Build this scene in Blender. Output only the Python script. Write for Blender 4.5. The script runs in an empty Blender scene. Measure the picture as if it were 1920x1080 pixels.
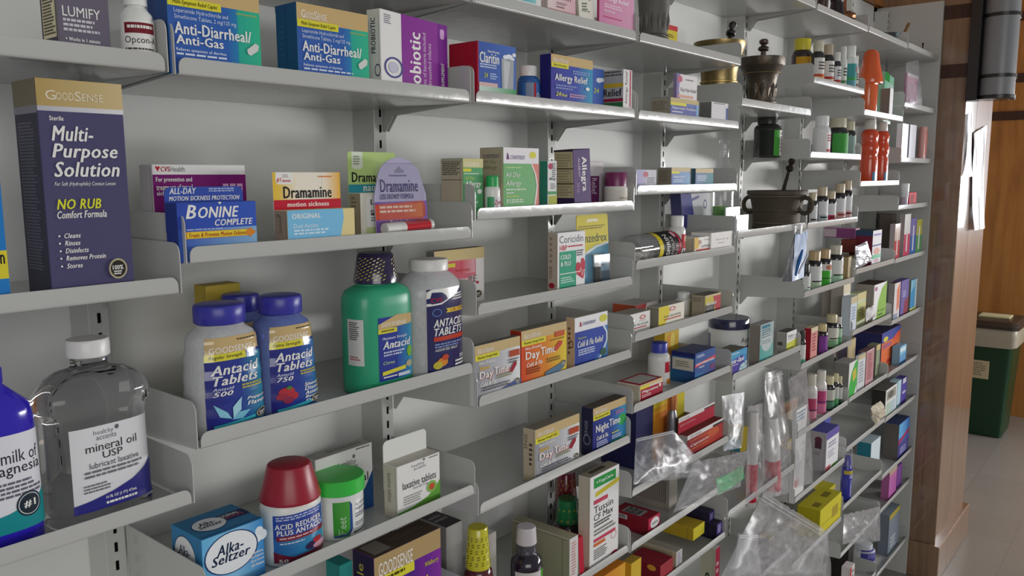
import bpy, bmesh, math, random
from mathutils import Vector, Matrix, noise
random.seed(7)
S = bpy.context.scene
COL = S.collection
R = math.radians
# ------------------------------------------------------------------ camera
ZC = 1.72                      # eye height above the floor
CAM = Vector((0.0, -0.8156, ZC))
YAW, PITCH, ROLL, FPX = R(39.7618), R(7.8714), R(-0.2468), 1522.05
_F = Vector((math.cos(YAW)*math.cos(PITCH), math.sin(YAW)*math.cos(PITCH), -math.sin(PITCH)))
_R0 = Vector((math.sin(YAW), -math.cos(YAW), 0)); _U0 = _R0.cross(_F)
_R = _R0*math.cos(ROLL)+_U0*math.sin(ROLL); _U = _U0*math.cos(ROLL)-_R0*math.sin(ROLL)
cd = bpy.data.cameras.new('camera'); co = bpy.data.objects.new('camera', cd); COL.objects.link(co)
cd.sensor_fit = 'HORIZONTAL'; cd.sensor_width = 36; cd.lens = 36*FPX/1920
cd.clip_start = 0.02
m = Matrix((_R, _U, -_F)).transposed().to_4x4(); m.translation = CAM; co.matrix_world = m
S.camera = co
# ------------------------------------------------------------------ light
S.view_settings.view_transform = 'Standard'; S.view_settings.look = 'None'
S.view_settings.exposure = -0.12; S.view_settings.gamma = 1; S.view_settings.use_curve_mapping = False
W_ = bpy.data.worlds.new('world'); S.world = W_; W_.use_nodes = True
bg = W_.node_tree.nodes['Background']; bg.inputs[0].default_value = (0.93, 0.97, 1.0, 1); bg.inputs[1].default_value = 0.265
def area(name, loc, target, sx, sy, power, col, spread=180):
    l = bpy.data.lights.new(name, 'AREA'); l.shape = 'RECTANGLE'; l.size = sx; l.size_y = sy; l.energy = power; l.color = col; l.spread = R(spread)
    o = bpy.data.objects.new(name, l); COL.objects.link(o); o.location = loc
    o.rotation_euler = (Vector(target)-Vector(loc)).to_track_quat('-Z', 'Y').to_euler(); return o
area('window_daylight', (5.8, -3.0, ZC-.2), (.9, 0.1, ZC-.15), 2.6, .42, 128, (1.0, .99, .98))
area('left_fill', (-1.9, -3.7, ZC+.5), (1.0, 0.1, ZC-.15), 3.2, 1.6, 60, (1.0, .98, .94))  # unseen fill light added at front left to brighten lips and carton sides
# ------------------------------------------------------------------ photo geometry -> place
def ray(u, v): return _F+_R*((u-960)/FPX)-_U*((v-540)/FPX)
def pr(p):
    d = Vector(p)-CAM; z = d.dot(_F); return (960+FPX*d.dot(_R)/z, 540-FPX*d.dot(_U)/z)
def on(u, v, ax, val):
    d = ray(u, v); t = (val-CAM[ax])/d[ax]; return CAM+d*t
def bis(f, lo, hi, t):
    flo = f(lo) < f(hi)
    for _ in range(50):
        mid = (lo+hi)/2
        if (f(mid) < t) == flo: lo = mid
        else: hi = mid
    return (lo+hi)/2
# ------------------------------------------------------------------ materials
def lin(c): return c/12.92 if c <= .04045 else ((c+.055)/1.055)**2.4
_cc = {}
def C(h):
    if not isinstance(h, str): return h
    if h not in _cc: _cc[h] = tuple(lin(int(h[i:i+2], 16)/255) for i in (1, 3, 5))
    return _cc[h]
MATS = {}
def newmat(name):
    m = bpy.data.materials.new(name); m.use_nodes = True; MATS[name] = m
    nt = m.node_tree; return m, nt, nt.nodes['Principled BSDF']
def colmat(name, rough, spec=.5, metal=0, bump=0, bscale=200, coat=0):
    m, nt, b = newmat(name)
    a = nt.nodes.new('ShaderNodeVertexColor'); a.layer_name = 'Col'
    nt.links.new(a.outputs[0], b.inputs['Base Color'])
    b.inputs['Roughness'].default_value = rough; b.inputs['Specular IOR Level'].default_value = spec; b.inputs['Metallic'].default_value = metal
    b.inputs['Coat Weight'].default_value = coat; b.inputs['Coat Roughness'].default_value = .12
    if bump:
        n = nt.nodes.new('ShaderNodeTexNoise'); n.inputs['Scale'].default_value = bscale; n.inputs['Detail'].default_value = 4
        t = nt.nodes.new('ShaderNodeTexCoord'); nt.links.new(t.outputs['Object'], n.inputs['Vector'])
        bp = nt.nodes.new('ShaderNodeBump'); bp.inputs['Strength'].default_value = bump; bp.inputs['Distance'].default_value = .002
        nt.links.new(n.outputs[0], bp.inputs['Height']); nt.links.new(bp.outputs[0], b.inputs['Normal'])
    return m
colmat('card', .5, .13); colmat('paper', .75, .2); colmat('plastic', .32, .5); colmat('gloss', .16, .5, coat=.4); colmat('matte', .85, .1)
colmat('enamel', .16, .42, bump=.2, bscale=45); colmat('panel', .5, .4, bump=.03, bscale=40); colmat('foil', .36, .6, .8, bump=.25, bscale=60)
colmat('bronze', .42, .5, .75, bump=.8, bscale=70); colmat('brass', .36, .5, .9, bump=.4, bscale=60); colmat('stone', .6, .3, .25, bump=.9, bscale=60); colmat('steel', .3, .5, .9)
def clearmat(name, tint, body, bodycol, rough=.06, gl=1.0, var=.5):
    m, nt, b = newmat(name); nt.nodes.remove(b); out = nt.nodes['Material Output']
    tr = nt.nodes.new('ShaderNodeBsdfTransparent'); tr.inputs[0].default_value = (*tint, 1)
    df = nt.nodes.new('ShaderNodeBsdfDiffuse'); df.inputs[0].default_value = (*bodycol, 1)
    g = nt.nodes.new('ShaderNodeBsdfGlossy'); g.inputs[1].default_value = rough
    fr = nt.nodes.new('ShaderNodeLayerWeight'); fr.inputs[0].default_value = .5
    pw = nt.nodes.new('ShaderNodeMath'); pw.operation = 'POWER'; pw.inputs[1].default_value = 4; nt.links.new(fr.outputs['Facing'], pw.inputs[0])
    ad = nt.nodes.new('ShaderNodeMath'); ad.operation = 'MULTIPLY_ADD'; ad.inputs[1].default_value = .5; ad.inputs[2].default_value = .045; nt.links.new(pw.outputs[0], ad.inputs[0])
    n = nt.nodes.new('ShaderNodeTexNoise'); n.inputs['Scale'].default_value = 18; n.inputs['Detail'].default_value = 5
    mr = nt.nodes.new('ShaderNodeMapRange'); mr.inputs[1].default_value = .35; mr.inputs[2].default_value = .75; mr.inputs[3].default_value = body*(1-var); mr.inputs[4].default_value = body*(1+var)
    nt.links.new(n.outputs[0], mr.inputs[0])
    m1 = nt.nodes.new('ShaderNodeMixShader'); nt.links.new(mr.outputs[0], m1.inputs[0]); nt.links.new(tr.outputs[0], m1.inputs[1]); nt.links.new(df.outputs[0], m1.inputs[2])
    mu = nt.nodes.new('ShaderNodeMath'); mu.operation = 'MULTIPLY'; mu.inputs[1].default_value = gl; nt.links.new(ad.outputs[0], mu.inputs[0])
    m2 = nt.nodes.new('ShaderNodeMixShader'); nt.links.new(mu.outputs[0], m2.inputs[0]); nt.links.new(m1.outputs[0], m2.inputs[1]); nt.links.new(g.outputs[0], m2.inputs[2])
    nt.links.new(m2.outputs[0], out.inputs[0]); return m
clearmat('film', (.96, .96, .97), .2, (.68, .68, .7), .22, .7)
clearmat('blister', (.96, .96, .97), .06, (.8, .8, .82), .05, 1.2)
clearmat('clear', (.97, .97, .98), .09, (.8, .8, .84), .07, 1.3)
clearmat('frost', (.8, .8, .82), .62, (.78, .79, .80), .25, .8, .08)
clearmat('frostblue', (.3, .36, .75), .6, (.2, .27, .62), .25, .8, .08)
clearmat('smoke', (.62, .6, .66), .3, (.3, .29, .34), .12, 1.0)
def glassmat(name, col, rough=.02, ior=1.4):
    m, nt, b = newmat(name); b.inputs['Base Color'].default_value = (*col, 1); b.inputs['Roughness'].default_value = rough
    b.inputs['Transmission Weight'].default_value = 1; b.inputs['IOR'].default_value = ior
glassmat('oil', (.97, .965, .98), .02, 1.36)
def woodmat(name, c1, c2, scale, rough=.4, coat=0):
    m, nt, b = newmat(name); t = nt.nodes.new('ShaderNodeTexCoord'); mp = nt.nodes.new('ShaderNodeMapping')
    mp.inputs['Scale'].default_value = scale; nt.links.new(t.outputs['Object'], mp.inputs[0])
    n = nt.nodes.new('ShaderNodeTexNoise'); n.inputs['Scale'].default_value = 3; n.inputs['Detail'].default_value = 6; n.inputs['Distortion'].default_value = .6
    nt.links.new(mp.outputs[0], n.inputs['Vector'])
    r = nt.nodes.new('ShaderNodeValToRGB'); r.color_ramp.elements[0].position = .3; r.color_ramp.elements[1].position = .72
    r.color_ramp.elements[0].color = (*C(c1), 1); r.color_ramp.elements[1].color = (*C(c2), 1)
    nt.links.new(n.outputs[0], r.inputs[0]); nt.links.new(r.outputs[0], b.inputs['Base Color']); b.inputs['Roughness'].default_value = rough; b.inputs['Coat Weight'].default_value = coat; b.inputs['Coat Roughness'].default_value = .07
woodmat('pine', '#765a44', '#94745a', (14, 14, .8), .38, 1); woodmat('pinewall', '#a4692f', '#c48642', (8, 6, .7), .45); woodmat('darkwood', '#3a221a', '#4d2e22', (10, 10, 1), .4)
def emitmat(name, col, st):
    m, nt, b = newmat(name); b.inputs['Base Color'].default_value = (0, 0, 0, 1); b.inputs['Emission Color'].default_value = (*col, 1); b.inputs['Emission Strength'].default_value = st
emitmat('sky_pane', (.9, .94, 1.0), 8); emitmat('sky_pane_dim', (.9, .95, 1.0), 5)
m, nt, b = newmat('tiles')
t = nt.nodes.new('ShaderNodeTexCoord'); bk = nt.nodes.new('ShaderNodeTexBrick'); bk.offset = 0; bk.inputs['Scale'].default_value = 1
bk.inputs['Color1'].default_value = (.27, .245, .215, 1); bk.inputs['Color2'].default_value = (.30, .275, .245, 1); bk.inputs['Mortar'].default_value = (.25, .23, .205, 1)
bk.inputs['Mortar Size'].default_value = .003; bk.inputs['Brick Width'].default_value = .305; bk.inputs['Row Height'].default_value = .305
nt.links.new(t.outputs['Object'], bk.inputs[0]); nt.links.new(bk.outputs[0], b.inputs['Base Color']); b.inputs['Roughness'].default_value = .22
# ------------------------------------------------------------------ mesh builder
class MB:
    def __init__(s): s.v = []; s.f = []; s.c = []; s.m = []; s.sm = []; s.mats = []
    def mi(s, mat):
        if mat not in s.mats: s.mats.append(mat)
        return s.mats.index(mat)
    def face(s, pts, col, mat='card', smooth=False):
        i = len(s.v); s.v += [tuple(p) for p in pts]; s.idx(list(range(i, i+len(pts))), col, mat, smooth)
    def idx(s, ids, col, mat, smooth=False):
        s.f.append(ids); s.m.append(s.mi(mat)); s.sm.append(smooth)
        if isinstance(col, list): s.c.append([C(c) for c in col])
        else: s.c.append([C(col)]*len(ids))
    def grid(s, rows, col, mat, closed=True, smooth=True, cap0=False, cap1=False, colf=None):
        i0 = len(s.v); n = len(rows[0])
        for r in rows: s.v += [tuple(p) for p in r]
        for j in range(len(rows)-1):
            for k in range(n if closed else n-1):
                a = i0+j*n+k; b_ = i0+j*n+(k+1) % n
                s.idx([a, b_, b_+n, a+n], colf(j, k) if colf else col, mat, smooth)
        if cap0: s.idx([i0+k for k in range(n)][::-1], colf(0, 0) if colf else col, mat)
        if cap1: s.idx([i0+(len(rows)-1)*n+k for k in range(n)], colf(len(rows)-2, 0) if colf else col, mat)
    def box(s, x0, x1, y0, y1, z0, z1, col, mat='card', ch=.0006):
        ch = min(ch, (x1-x0)*.3, (y1-y0)*.3, (z1-z0)*.3)
        X = (x0, x1); Y = (y0, y1); Z = (z0, z1); i0 = len(s.v); sg = (1, -1); ix = {}
        for a in (0, 1):
            for b_ in (0, 1):
                for c in (0, 1):
                    for k in range(3):
                        p = [X[a], Y[b_], Z[c]]
                        for q, e in enumerate((a, b_, c)):
                            if q != k: p[q] += sg[e]*ch
                        ix[(a, b_, c, k)] = len(s.v); s.v.append(tuple(p))
        def q4(keys, flip):
            ids = [ix[k] for k in keys]; s.idx(ids[::-1] if flip else ids, col, mat)
        for e in (0, 1):
            q4([(e, 0, 0, 0), (e, 1, 0, 0), (e, 1, 1, 0), (e, 0, 1, 0)], e == 0)
            q4([(0, e, 0, 1), (1, e, 0, 1), (1, e, 1, 1), (0, e, 1, 1)], e == 1)
            q4([(0, 0, e, 2), (1, 0, e, 2), (1, 1, e, 2), (0, 1, e, 2)], e == 0)
        for a in (0, 1):
            for b_ in (0, 1):
                q4([(a, b_, 0, 0), (a, b_, 1, 0), (a, b_, 1, 1), (a, b_, 0, 1)], a == b_)
                q4([(a, 0, b_, 0), (a, 1, b_, 0), (a, 1, b_, 2), (a, 0, b_, 2)], a != b_)
                q4([(0, a, b_, 1), (1, a, b_, 1), (1, a, b_, 2), (0, a, b_, 2)], a == b_)
        for a in (0, 1):
            for b_ in (0, 1):
                for c in (0, 1): q4([(a, b_, c, 0), (a, b_, c, 1), (a, b_, c, 2)], (a+b_+c) % 2 == 0)
    def prism(s, poly, axis, t0, t1, col, mat='card'):
        """poly: 2D outline; axis: the axis it is extruded along"""
        def P(p, t):
            return (t, p[0], p[1]) if axis == 0 else ((p[0], t, p[1]) if axis == 1 else (p[0], p[1], t))
        n = len(poly); i = len(s.v); s.v += [P(p, t0) for p in poly]+[P(p, t1) for p in poly]
        s.idx(list(range(i, i+n))[::-1], col, mat); s.idx(list(range(i+n, i+2*n)), col, mat)
        for k in range(n): s.idx([i+k, i+(k+1) % n, i+n+(k+1) % n, i+n+k], col, mat)
    def tube(s, pts, r, col, mat='plastic', n=10):
        rows = []
        for i, p in enumerate(pts):
            p = Vector(p); d = (Vector(pts[min(i+1, len(pts)-1)])-Vector(pts[max(i-1, 0)])).normalized()
            a = d.orthogonal().normalized(); b_ = d.cross(a); rr = r[i] if isinstance(r, (list, tuple)) else r
            rows.append([p+(a*math.cos(t)+b_*math.sin(t))*rr for t in [2*math.pi*k/n for k in range(n)]])
        # keep rings from twisting
        for j in range(1, len(rows)):
            ref = rows[j-1][0]; k = min(range(n), key=lambda q: (rows[j][q]-ref).length); rows[j] = rows[j][k:]+rows[j][:k]
        s.grid(rows, col, mat, cap0=True, cap1=True)
    def build(s, name, parent=None, angle=38, mtx=None):
        me = bpy.data.meshes.new(name); v = s.v if mtx is None else [tuple(mtx @ Vector(p)) for p in s.v]
        me.from_pydata(v, [], s.f)
        for mt in s.mats: me.materials.append(MATS[mt])
        me.polygons.foreach_set('material_index', s.m); me.polygons.foreach_set('use_smooth', s.sm)
        at = me.color_attributes.new('Col', 'FLOAT_COLOR', 'CORNER'); flat = []
        for cs in s.c:
            for c in cs: flat += [c[0], c[1], c[2], 1.0]
        at.data.foreach_set('color', flat)
        if any(s.sm): me.set_sharp_from_angle(angle=R(angle))
        me.update()
        o = bpy.data.objects.new(name, me); COL.objects.link(o)
        if parent is not None: o.parent = parent
        return o
def tag(o, label, cat, grp=None):
    o['label'] = label; o['category'] = cat
    if grp: o['group'] = grp
    return o
def struct(o): o['kind'] = 'structure'; return o
def thing(name, label, cat, loc, rot=(0, 0, 0), grp=None):
    o = bpy.data.objects.new(name, None); COL.objects.link(o); o.location = loc; o.rotation_euler = rot; o.empty_display_size = .02
    return tag(o, label, cat, grp)
# ------------------------------------------------------------------ lettering
_tx = {}
def textpoly(txt, style):
    k = (txt, 'b' in style, 'i' in style)
    if k in _tx: return _tx[k]
    cu = bpy.data.curves.new('lettering', 'FONT'); cu.body = txt; cu.resolution_u = 2; cu.fill_mode = 'FRONT'
    cu.shear = .25 if 'i' in style else 0
    if 'b' in style: cu.space_character = 1.08
    ob = bpy.data.objects.new('lettering', cu); COL.objects.link(ob)
    dg = bpy.context.evaluated_depsgraph_get(); me = ob.evaluated_get(dg).to_mesh()
    vs = [(v.co.x, v.co.y) for v in me.vertices]; fs = [list(p.vertices) for p in me.polygons]
    ob.evaluated_get(dg).to_mesh_clear(); bpy.data.objects.remove(ob); bpy.data.curves.remove(cu)
    if 'b' in style:      # heavier strokes: the outline struck three times, a little apart
        v0, f0 = vs, fs; vs, fs = [], []
        for dx, dy in ((0, 0), (.028, .012), (.056, 0)):
            fs += [[i+len(vs) for i in f] for f in f0]; vs = vs+[(a+dx, c+dy) for a, c in v0]
    x0 = min(v[0] for v in vs); x1 = max(v[0] for v in vs); y0 = min(v[1] for v in vs); y1 = max(v[1] for v in vs)
    nv = len(vs)//3 if 'b' in style else len(vs)
    vs = [((a-x0)/(x1-x0), (c-y0)/(y1-y0), i//nv) for i, (a, c) in enumerate(vs)]
    _tx[k] = (vs, fs); return _tx[k]
def cutx(poly, a, keep_gt):
    out = []
    for i in range(len(poly)):
        p, q = poly[i-1], poly[i]; ip = (p[0] >= a) == keep_gt or p[0] == a; iq = (q[0] >= a) == keep_gt or q[0] == a
        if ip != iq:
            t = (a-p[0])/(q[0]-p[0]); out.append((a, p[1]+t*(q[1]-p[1])))
        if iq: out.append(q)
    return out
def deco(mb, ops, fm, mat='card', cols=0, base=.00012, rows=0):
    """prints ops (fractions of the face, x from its left, y from its top) through fm(u, v, offset)"""
    L = base
    def put(poly, c):
        if cols:
            xs = [p[0] for p in poly]; a = math.floor(min(xs)*cols); b_ = math.ceil(max(xs)*cols)
            for k in range(a, b_):
                q = cutx(cutx(poly, k/cols, True), (k+1)/cols, False)
                if len(q) < 3: continue
                if not rows: emit(q, c); continue
                fl = [(p[1], p[0]) for p in q]; ys = [p[0] for p in fl]
                for r_ in range(math.floor(min(ys)*rows), math.ceil(max(ys)*rows)):
                    w = cutx(cutx(fl, r_/rows, True), (r_+1)/rows, False)
                    if len(w) > 2: emit([(p[1], p[0]) for p in w], c)
        else: emit(poly, c)
    def emit(q, c):
        if isinstance(c, tuple) and len(c) == 5 and c[0] == 'g':
            _, x0, x1, ca, cb = c; ca, cb = C(ca), C(cb); cl = []
            for p in q:
                t = min(1, max(0, (p[0]-x0)/(x1-x0))); cl.append(tuple(ca[i]+(cb[i]-ca[i])*t for i in range(3)))
            mb.face([fm(p[0], p[1], L) for p in q], cl, mat)
        else: mb.face([fm(p[0], p[1], L) for p in q], c, mat)
    for op in ops:
        k = op[0]
        if k == 'r': _, x0, y0, x1, y1, c = op; put([(x0, y1), (x1, y1), (x1, y0), (x0, y0)], c)
        elif k == 'g':
            _, x0, y0, x1, y1, ca, cb = op; put([(x0, y1), (x1, y1), (x1, y0), (x0, y0)], ('g', x0, x1, ca, cb))
        elif k == 'p': put([tuple(p) for p in op[1]], op[2])
        elif k == 'e':
            _, cx, cy, rx, ry, c = op; put([(cx+rx*math.cos(-2*math.pi*i/28), cy+ry*math.sin(-2*math.pi*i/28)) for i in range(28)], c)
        elif k == 'o':
            _, cx, cy, rx, ry, t, c = op
            for i in range(28):
                a, b_ = -2*math.pi*i/28, -2*math.pi*(i+1)/28; f = 1-t
                put([(cx+rx*math.cos(a)*f, cy+ry*math.sin(a)*f), (cx+rx*math.cos(a), cy+ry*math.sin(a)), (cx+rx*math.cos(b_), cy+ry*math.sin(b_)), (cx+rx*math.cos(b_)*f, cy+ry*math.sin(b_)*f)], c)
        elif k == 't':
            _, tx, x, y, w, h, c = op[:7]; st = op[7] if len(op) > 7 else 'b'; vs, fs = textpoly(tx, st)
            if 'v' in st: P = [(x+w*(1-b_), y+h*(1-a), k_) for a, b_, k_ in vs]
            elif 'V' in st: P = [(x+w*b_, y+h*a, k_) for a, b_, k_ in vs]
            else: P = [(x+w*a, y+h*(1-b_), k_) for a, b_, k_ in vs]
            i = len(mb.v); mb.v += [tuple(fm(p[0], p[1], L+.00003*p[2])) for p in P]
            for f in fs: mb.idx([i+q for q in f], c, mat)
        elif k == 'l':
            _, x, y, w, h, n, c = op; rg = random.Random(int((x*31+y*57+n)*1000))
            for j in range(n):
                xx = x; yy = y+h*j/n; end = x+w*rg.uniform(.72, 1)
                while xx < end:
                    ww = min(w*rg.uniform(.05, .16), end-xx)
                    put([(xx, yy+h/n*.55), (xx+ww, yy+h/n*.55), (xx+ww, yy), (xx, yy)], c); xx += ww+w*.022
        L += .00012 if k == 't' else .00005
# ------------------------------------------------------------------ the place: shelves against the wall
BW, X0, DP = .457, .4352, .193        # bay width, first boundary, depth to the posts
PB = .246                             # back panel plane
def bx(n): return X0+n*BW
rowz = dict(a1=.1065, a2=-.1225, a3=-.3564, b0=.2465, b1=.105, b2=-.0922, b3=-.2976, b4=-.490, b5=-.690,
  c0=.2465, c1=.1056, c2=-.066, c3=-.2106, c4=-.3545, c5=-.5277, c6=-.757, c7=-.985, d10=-1.10, f9=-1.44, g9=-1.54, d9=.441, d0=.2464, d1=.1039, d2=-.038, d3=-.1829, d4=-.3258, d5=-.470, d6=-.645, d7=-.762, d8=-.891,
  e9=.441, e1=.1576, e2=-.1502, e3=-.4961, e4=-.8444, e5=-1.10, f0=.4385, f1=.2471, f2=.0443, f3=-.1523, f4=-.3467, f5=-.5548, f6=-.7580, f7=-.9552, f8=-1.161,
  g0=.4404, g1=.1855, g2=-.0403, g3=-.324, g4=-.5273, g5=-.7534, g6=-.925, g7=-1.1288, g8=-1.30, h0=.4454, h1=.2394, h2=.042, h3=-.1311, h4=-.3268, h5=-.5584, h6=-.7581, h7=-.9318, h8=-1.1583, h9=-1.296, h10=-1.561)
bayn = dict(a=-1, b=0, c=1, d=2, e=3, f=4, g=5, h=6)
FLOOR = 0.0
def slab(name, x0, x1, y0, y1, z0, z1, mat, col='#ffffff', ch=.0):
    b = MB(); b.box(x0, x1, y0, y1, z0, z1, col, mat, ch or .0002); return struct(b.build(name))
slab('floor', -1.5, 7.5, -4.5, 3.0, -.05, 0, 'tiles')
slab('wall_back', -1.2, bx(7)+.02, PB, PB+.05, 0, ZC+.68, 'panel', '#e8e9e6')
slab('wall_timber', -1.5, 4.6, PB+.05, PB+.15, 0, 3.0, 'pinewall')
# far wall of boards with a window opening, outside the frame, closed by glowing sky panes
XR = 6.62
WINS = [(-1.66, -.62, ZC-.42, ZC+.55, 'sky_pane'), (-3.25, -2.62, ZC-.3, ZC+.3, 'sky_pane_dim')]
WY1 = -.62
b = MB(); ys = [-4.5, -3.25, -2.62, -1.66, -.62, 1.6]
for i in range(5):
    w = [q for q in WINS if q[0] == ys[i]]
    if w: b.box(XR, XR+.12, ys[i], ys[i+1], 0, w[0][2], '#ffffff', 'pinewall', .0002); b.box(XR, XR+.12, ys[i], ys[i+1], w[0][3], 3.0, '#ffffff', 'pinewall', .0002)
    else: b.box(XR, XR+.12, ys[i], ys[i+1], 0, 3.0, '#ffffff', 'pinewall', .0002)
struct(b.build('wall_right'))
for i, (y0, y1, z0, z1, mt) in enumerate(WINS):
    b = MB()
    for (a, c, e, f) in ((y0, y1, z0, z0+.035), (y0, y1, z1-.035, z1), (y0, y0+.035, z0+.035, z1-.035), (y1-.035, y1, z0+.035, z1-.035)): b.box(XR-.02, XR+.05, a, c, e, f, '#d8d8d4', 'plastic', .001)
    o = struct(b.build('window_%d' % (i+1))); b = MB(); b.box(XR+.06, XR+.07, y0, y1, z0, z1, '#ffffff', mt); b.build('pane', o)
b = MB()
for z in (on(1905, 225, 0, XR)[2], on(1905, 155, 0, XR)[2], 2.75): b.box(XR-.012, XR-.0005, WY1+.05, 1.55, z, z+.06, '#ffffff', 'darkwood', .002)
struct(b.build('trim_1'))
slab('ceiling', 1.2, 7.5, -.2, 3.0, 3.0, 3.1, 'pinewall')
# timber column beside the shelves
CX0, CX1, CY = 3.66, 4.22, -.103
b = MB(); b.box(CX0, CX0+.22, CY, PB+.05, 0, 3.0, '#ffffff', 'pine', .003); b.box(CX0+.224, CX1, CY+.001, PB+.05, 0, 3.0, '#ffffff', 'pine', .003); b.box(CX0+.2, CX0+.23, CY+.008, PB, 0, 3.0, '#ffffff', 'darkwood', .001)
struct(b.build('column_1'))
b = MB()
for z in (on(1800, 145, 0, CX0)[2], on(1800, 34, 0, CX0)[2]): b.box(CX0-.004, CX1+.004, CY-.004, PB, z, z+.052, '#ffffff', 'darkwood', .001)
struct(b.build('trim_2'))
zb = on(1753, 1022, 0, CX0)[2]
b = MB(); b.box(CX0-.02, CX1+.03, CY-.022, PB+.02, 0, zb, '#ffffff', 'pine', .004); struct(b.build('baseboard_right'))
slab('trim_3', CX0-.06, 4.6, PB+.0, PB+.05, ZC+.62, 3.0, 'pinewall')
slab('trim_4', 2.4, CX0, PB-.02, PB+.05, ZC+.683, 3.0, 'pinewall')
# end panel of the shelving
b = MB(); b.box(bx(7)+.004, bx(7)+.022, -.004, PB, 0, ZC+.676, '#c4c4c0', 'panel', .0015)
tag(b.build('shelving_end_panel'), 'tall plain grey end panel of the shelving beside the timber column', 'panel')
# slotted posts
postlab = ['slotted white post behind the clear mineral oil bottle', 'slotted white post behind the green upright travel nausea carton', 'slotted white post behind the white and green cold and flu carton with a heart',
 'slotted white post beside the lying clear jar of gum', 'slotted white post behind the big dark mortar with ring handles', 'slotted post behind the hanging blue brush pouch', 'slotted post beside the two standing orange spray bottles', 'slotted post in the corner by the grey end panel']
for n in range(8):
    cx = bx(n)-.0085 if n < 7 else bx(7)-.016; b = MB(); w = .0125
    b.box(cx-w, cx+w, DP, PB, .02, ZC+.66, '#c4c5c1', 'enamel', .001)
    z = .05
    while z < ZC+.65:
        b.box(cx-.002, cx+.002, DP-.0006, DP+.001, z, z+.0125, '#0b0b0c', 'matte', .0002); z += .0245
    tag(b.build('slotted_post'), postlab[n], 'shelf post')
def arc(cx, cy, r, a0, a1, n): return [(cx+r*math.cos(R(a0+(a1-a0)*k/n)), cy+r*math.sin(R(a0+(a1-a0)*k/n))) for k in range(n+1)]
LH, WHITE = .0185, '#bebebb'
def shelf(row, label):
    x0 = bx(bayn[row[0]])+.004; x1 = x0+BW-.006; zz = ZC+rowz[row]
    t = thing('wall_shelf', label, 'shelf', (x0, 0, zz), grp='white metal wall shelves'); L = x1-x0
    b = MB(); r, th, rc = .0032, .0013, .009; e0, e1 = .0045, L-.0045
    xs = [e0]+[e0+rc*(1-math.cos(R(a))) for a in (25, 50, 70, 90)]; xs = xs+[e0+e1-x for x in xs[::-1]]; rows = []
    for x in xs:
        dx = min(x-e0, e1-x); h = LH-(rc-math.sqrt(max(0, rc*rc-max(0, rc-dx)**2)))
        o = [(DP-.004, 0)]+[(r+r*math.cos(R(a)), r+r*math.sin(R(a))) for a in (270, 247, 225, 202, 180)]+[(0, h-.0004), (.0004, h), (th-.0004, h), (th, h-.0004), (th, th+.0006), (DP-.004, th)]
        rows.append([(x, y, z) for y, z in o])
    b.grid(rows, WHITE, 'enamel', cap0=True, cap1=True)
    b.box(.024, L-.03, DP-.006, PB-.001, .0002, th, WHITE, 'enamel', .0003); b.build('shelf_pan', t, 30)
    H = .054; o = [(.0008, .0004)]+[(.0008, H-.012)]+[(.0128-.012*math.cos(R(a)), H-.012+.012*math.sin(R(a))) for a in (22, 45, 68, 90)]+[(DP-.002, H), (DP-.001, -.034), (DP-.006, -.035), (DP-.026, -.010)]
    for xa in (0.0002, L-.0014):
        b = MB(); b.prism(o, 0, xa, xa+.0012, WHITE, 'enamel'); b.build('end_bracket', t)
    return t
# ------------------------------------------------------------------ placing helpers
def sx(u, y, z): return bis(lambda x: pr((x, y, z))[0], -.42, 14, u)
def sz(v, x, y): return bis(lambda z: -pr((x, y, z))[1], -1, 4, -v)
def zs(row): return ZC+rowz[row]+.0016
def fit(row, uL, uR, vT, yo, rot, d, ub, z=None, h=None):
    z0 = zs(row) if z is None else z; hh = h or .1
    for _ in range(4):
        x = sx(uL, yo, z0+hh/2)
        if h is None: hh = max(.004, sz(vT, x, yo)-z0)
    c, s_ = math.cos(R(rot)), math.sin(R(rot)); zm = z0+hh/2
    w = bis(lambda q: pr((x+q*c, yo+q*s_, zm))[0], .001, .5, uR)
    if ub is not None: d = bis(lambda q: -pr((x-q*s_, yo+q*c, zm))[0], .0005, .4, -ub)
    d = min(d, (DP-.006-yo))
    return x, z0, w, hh, d
INFO = {}
def ysc(ops, k):
    f = lambda y: y*k if y < .985 else y
    out = []
    for o in ops:
        o = list(o)
        if o[0] in 'rg': o[2] = f(o[2]); o[4] = f(o[4])
        elif o[0] == 'p': o[1] = [(a, f(b_)) for a, b_ in o[1]]
        elif o[0] in 'eo': o[2] *= k; o[4] *= k
        elif o[0] == 't': o[3] *= k; o[5] *= k
        elif o[0] == 'l': o[2] *= k; o[4] *= k
        out.append(tuple(o))
    return out
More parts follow.
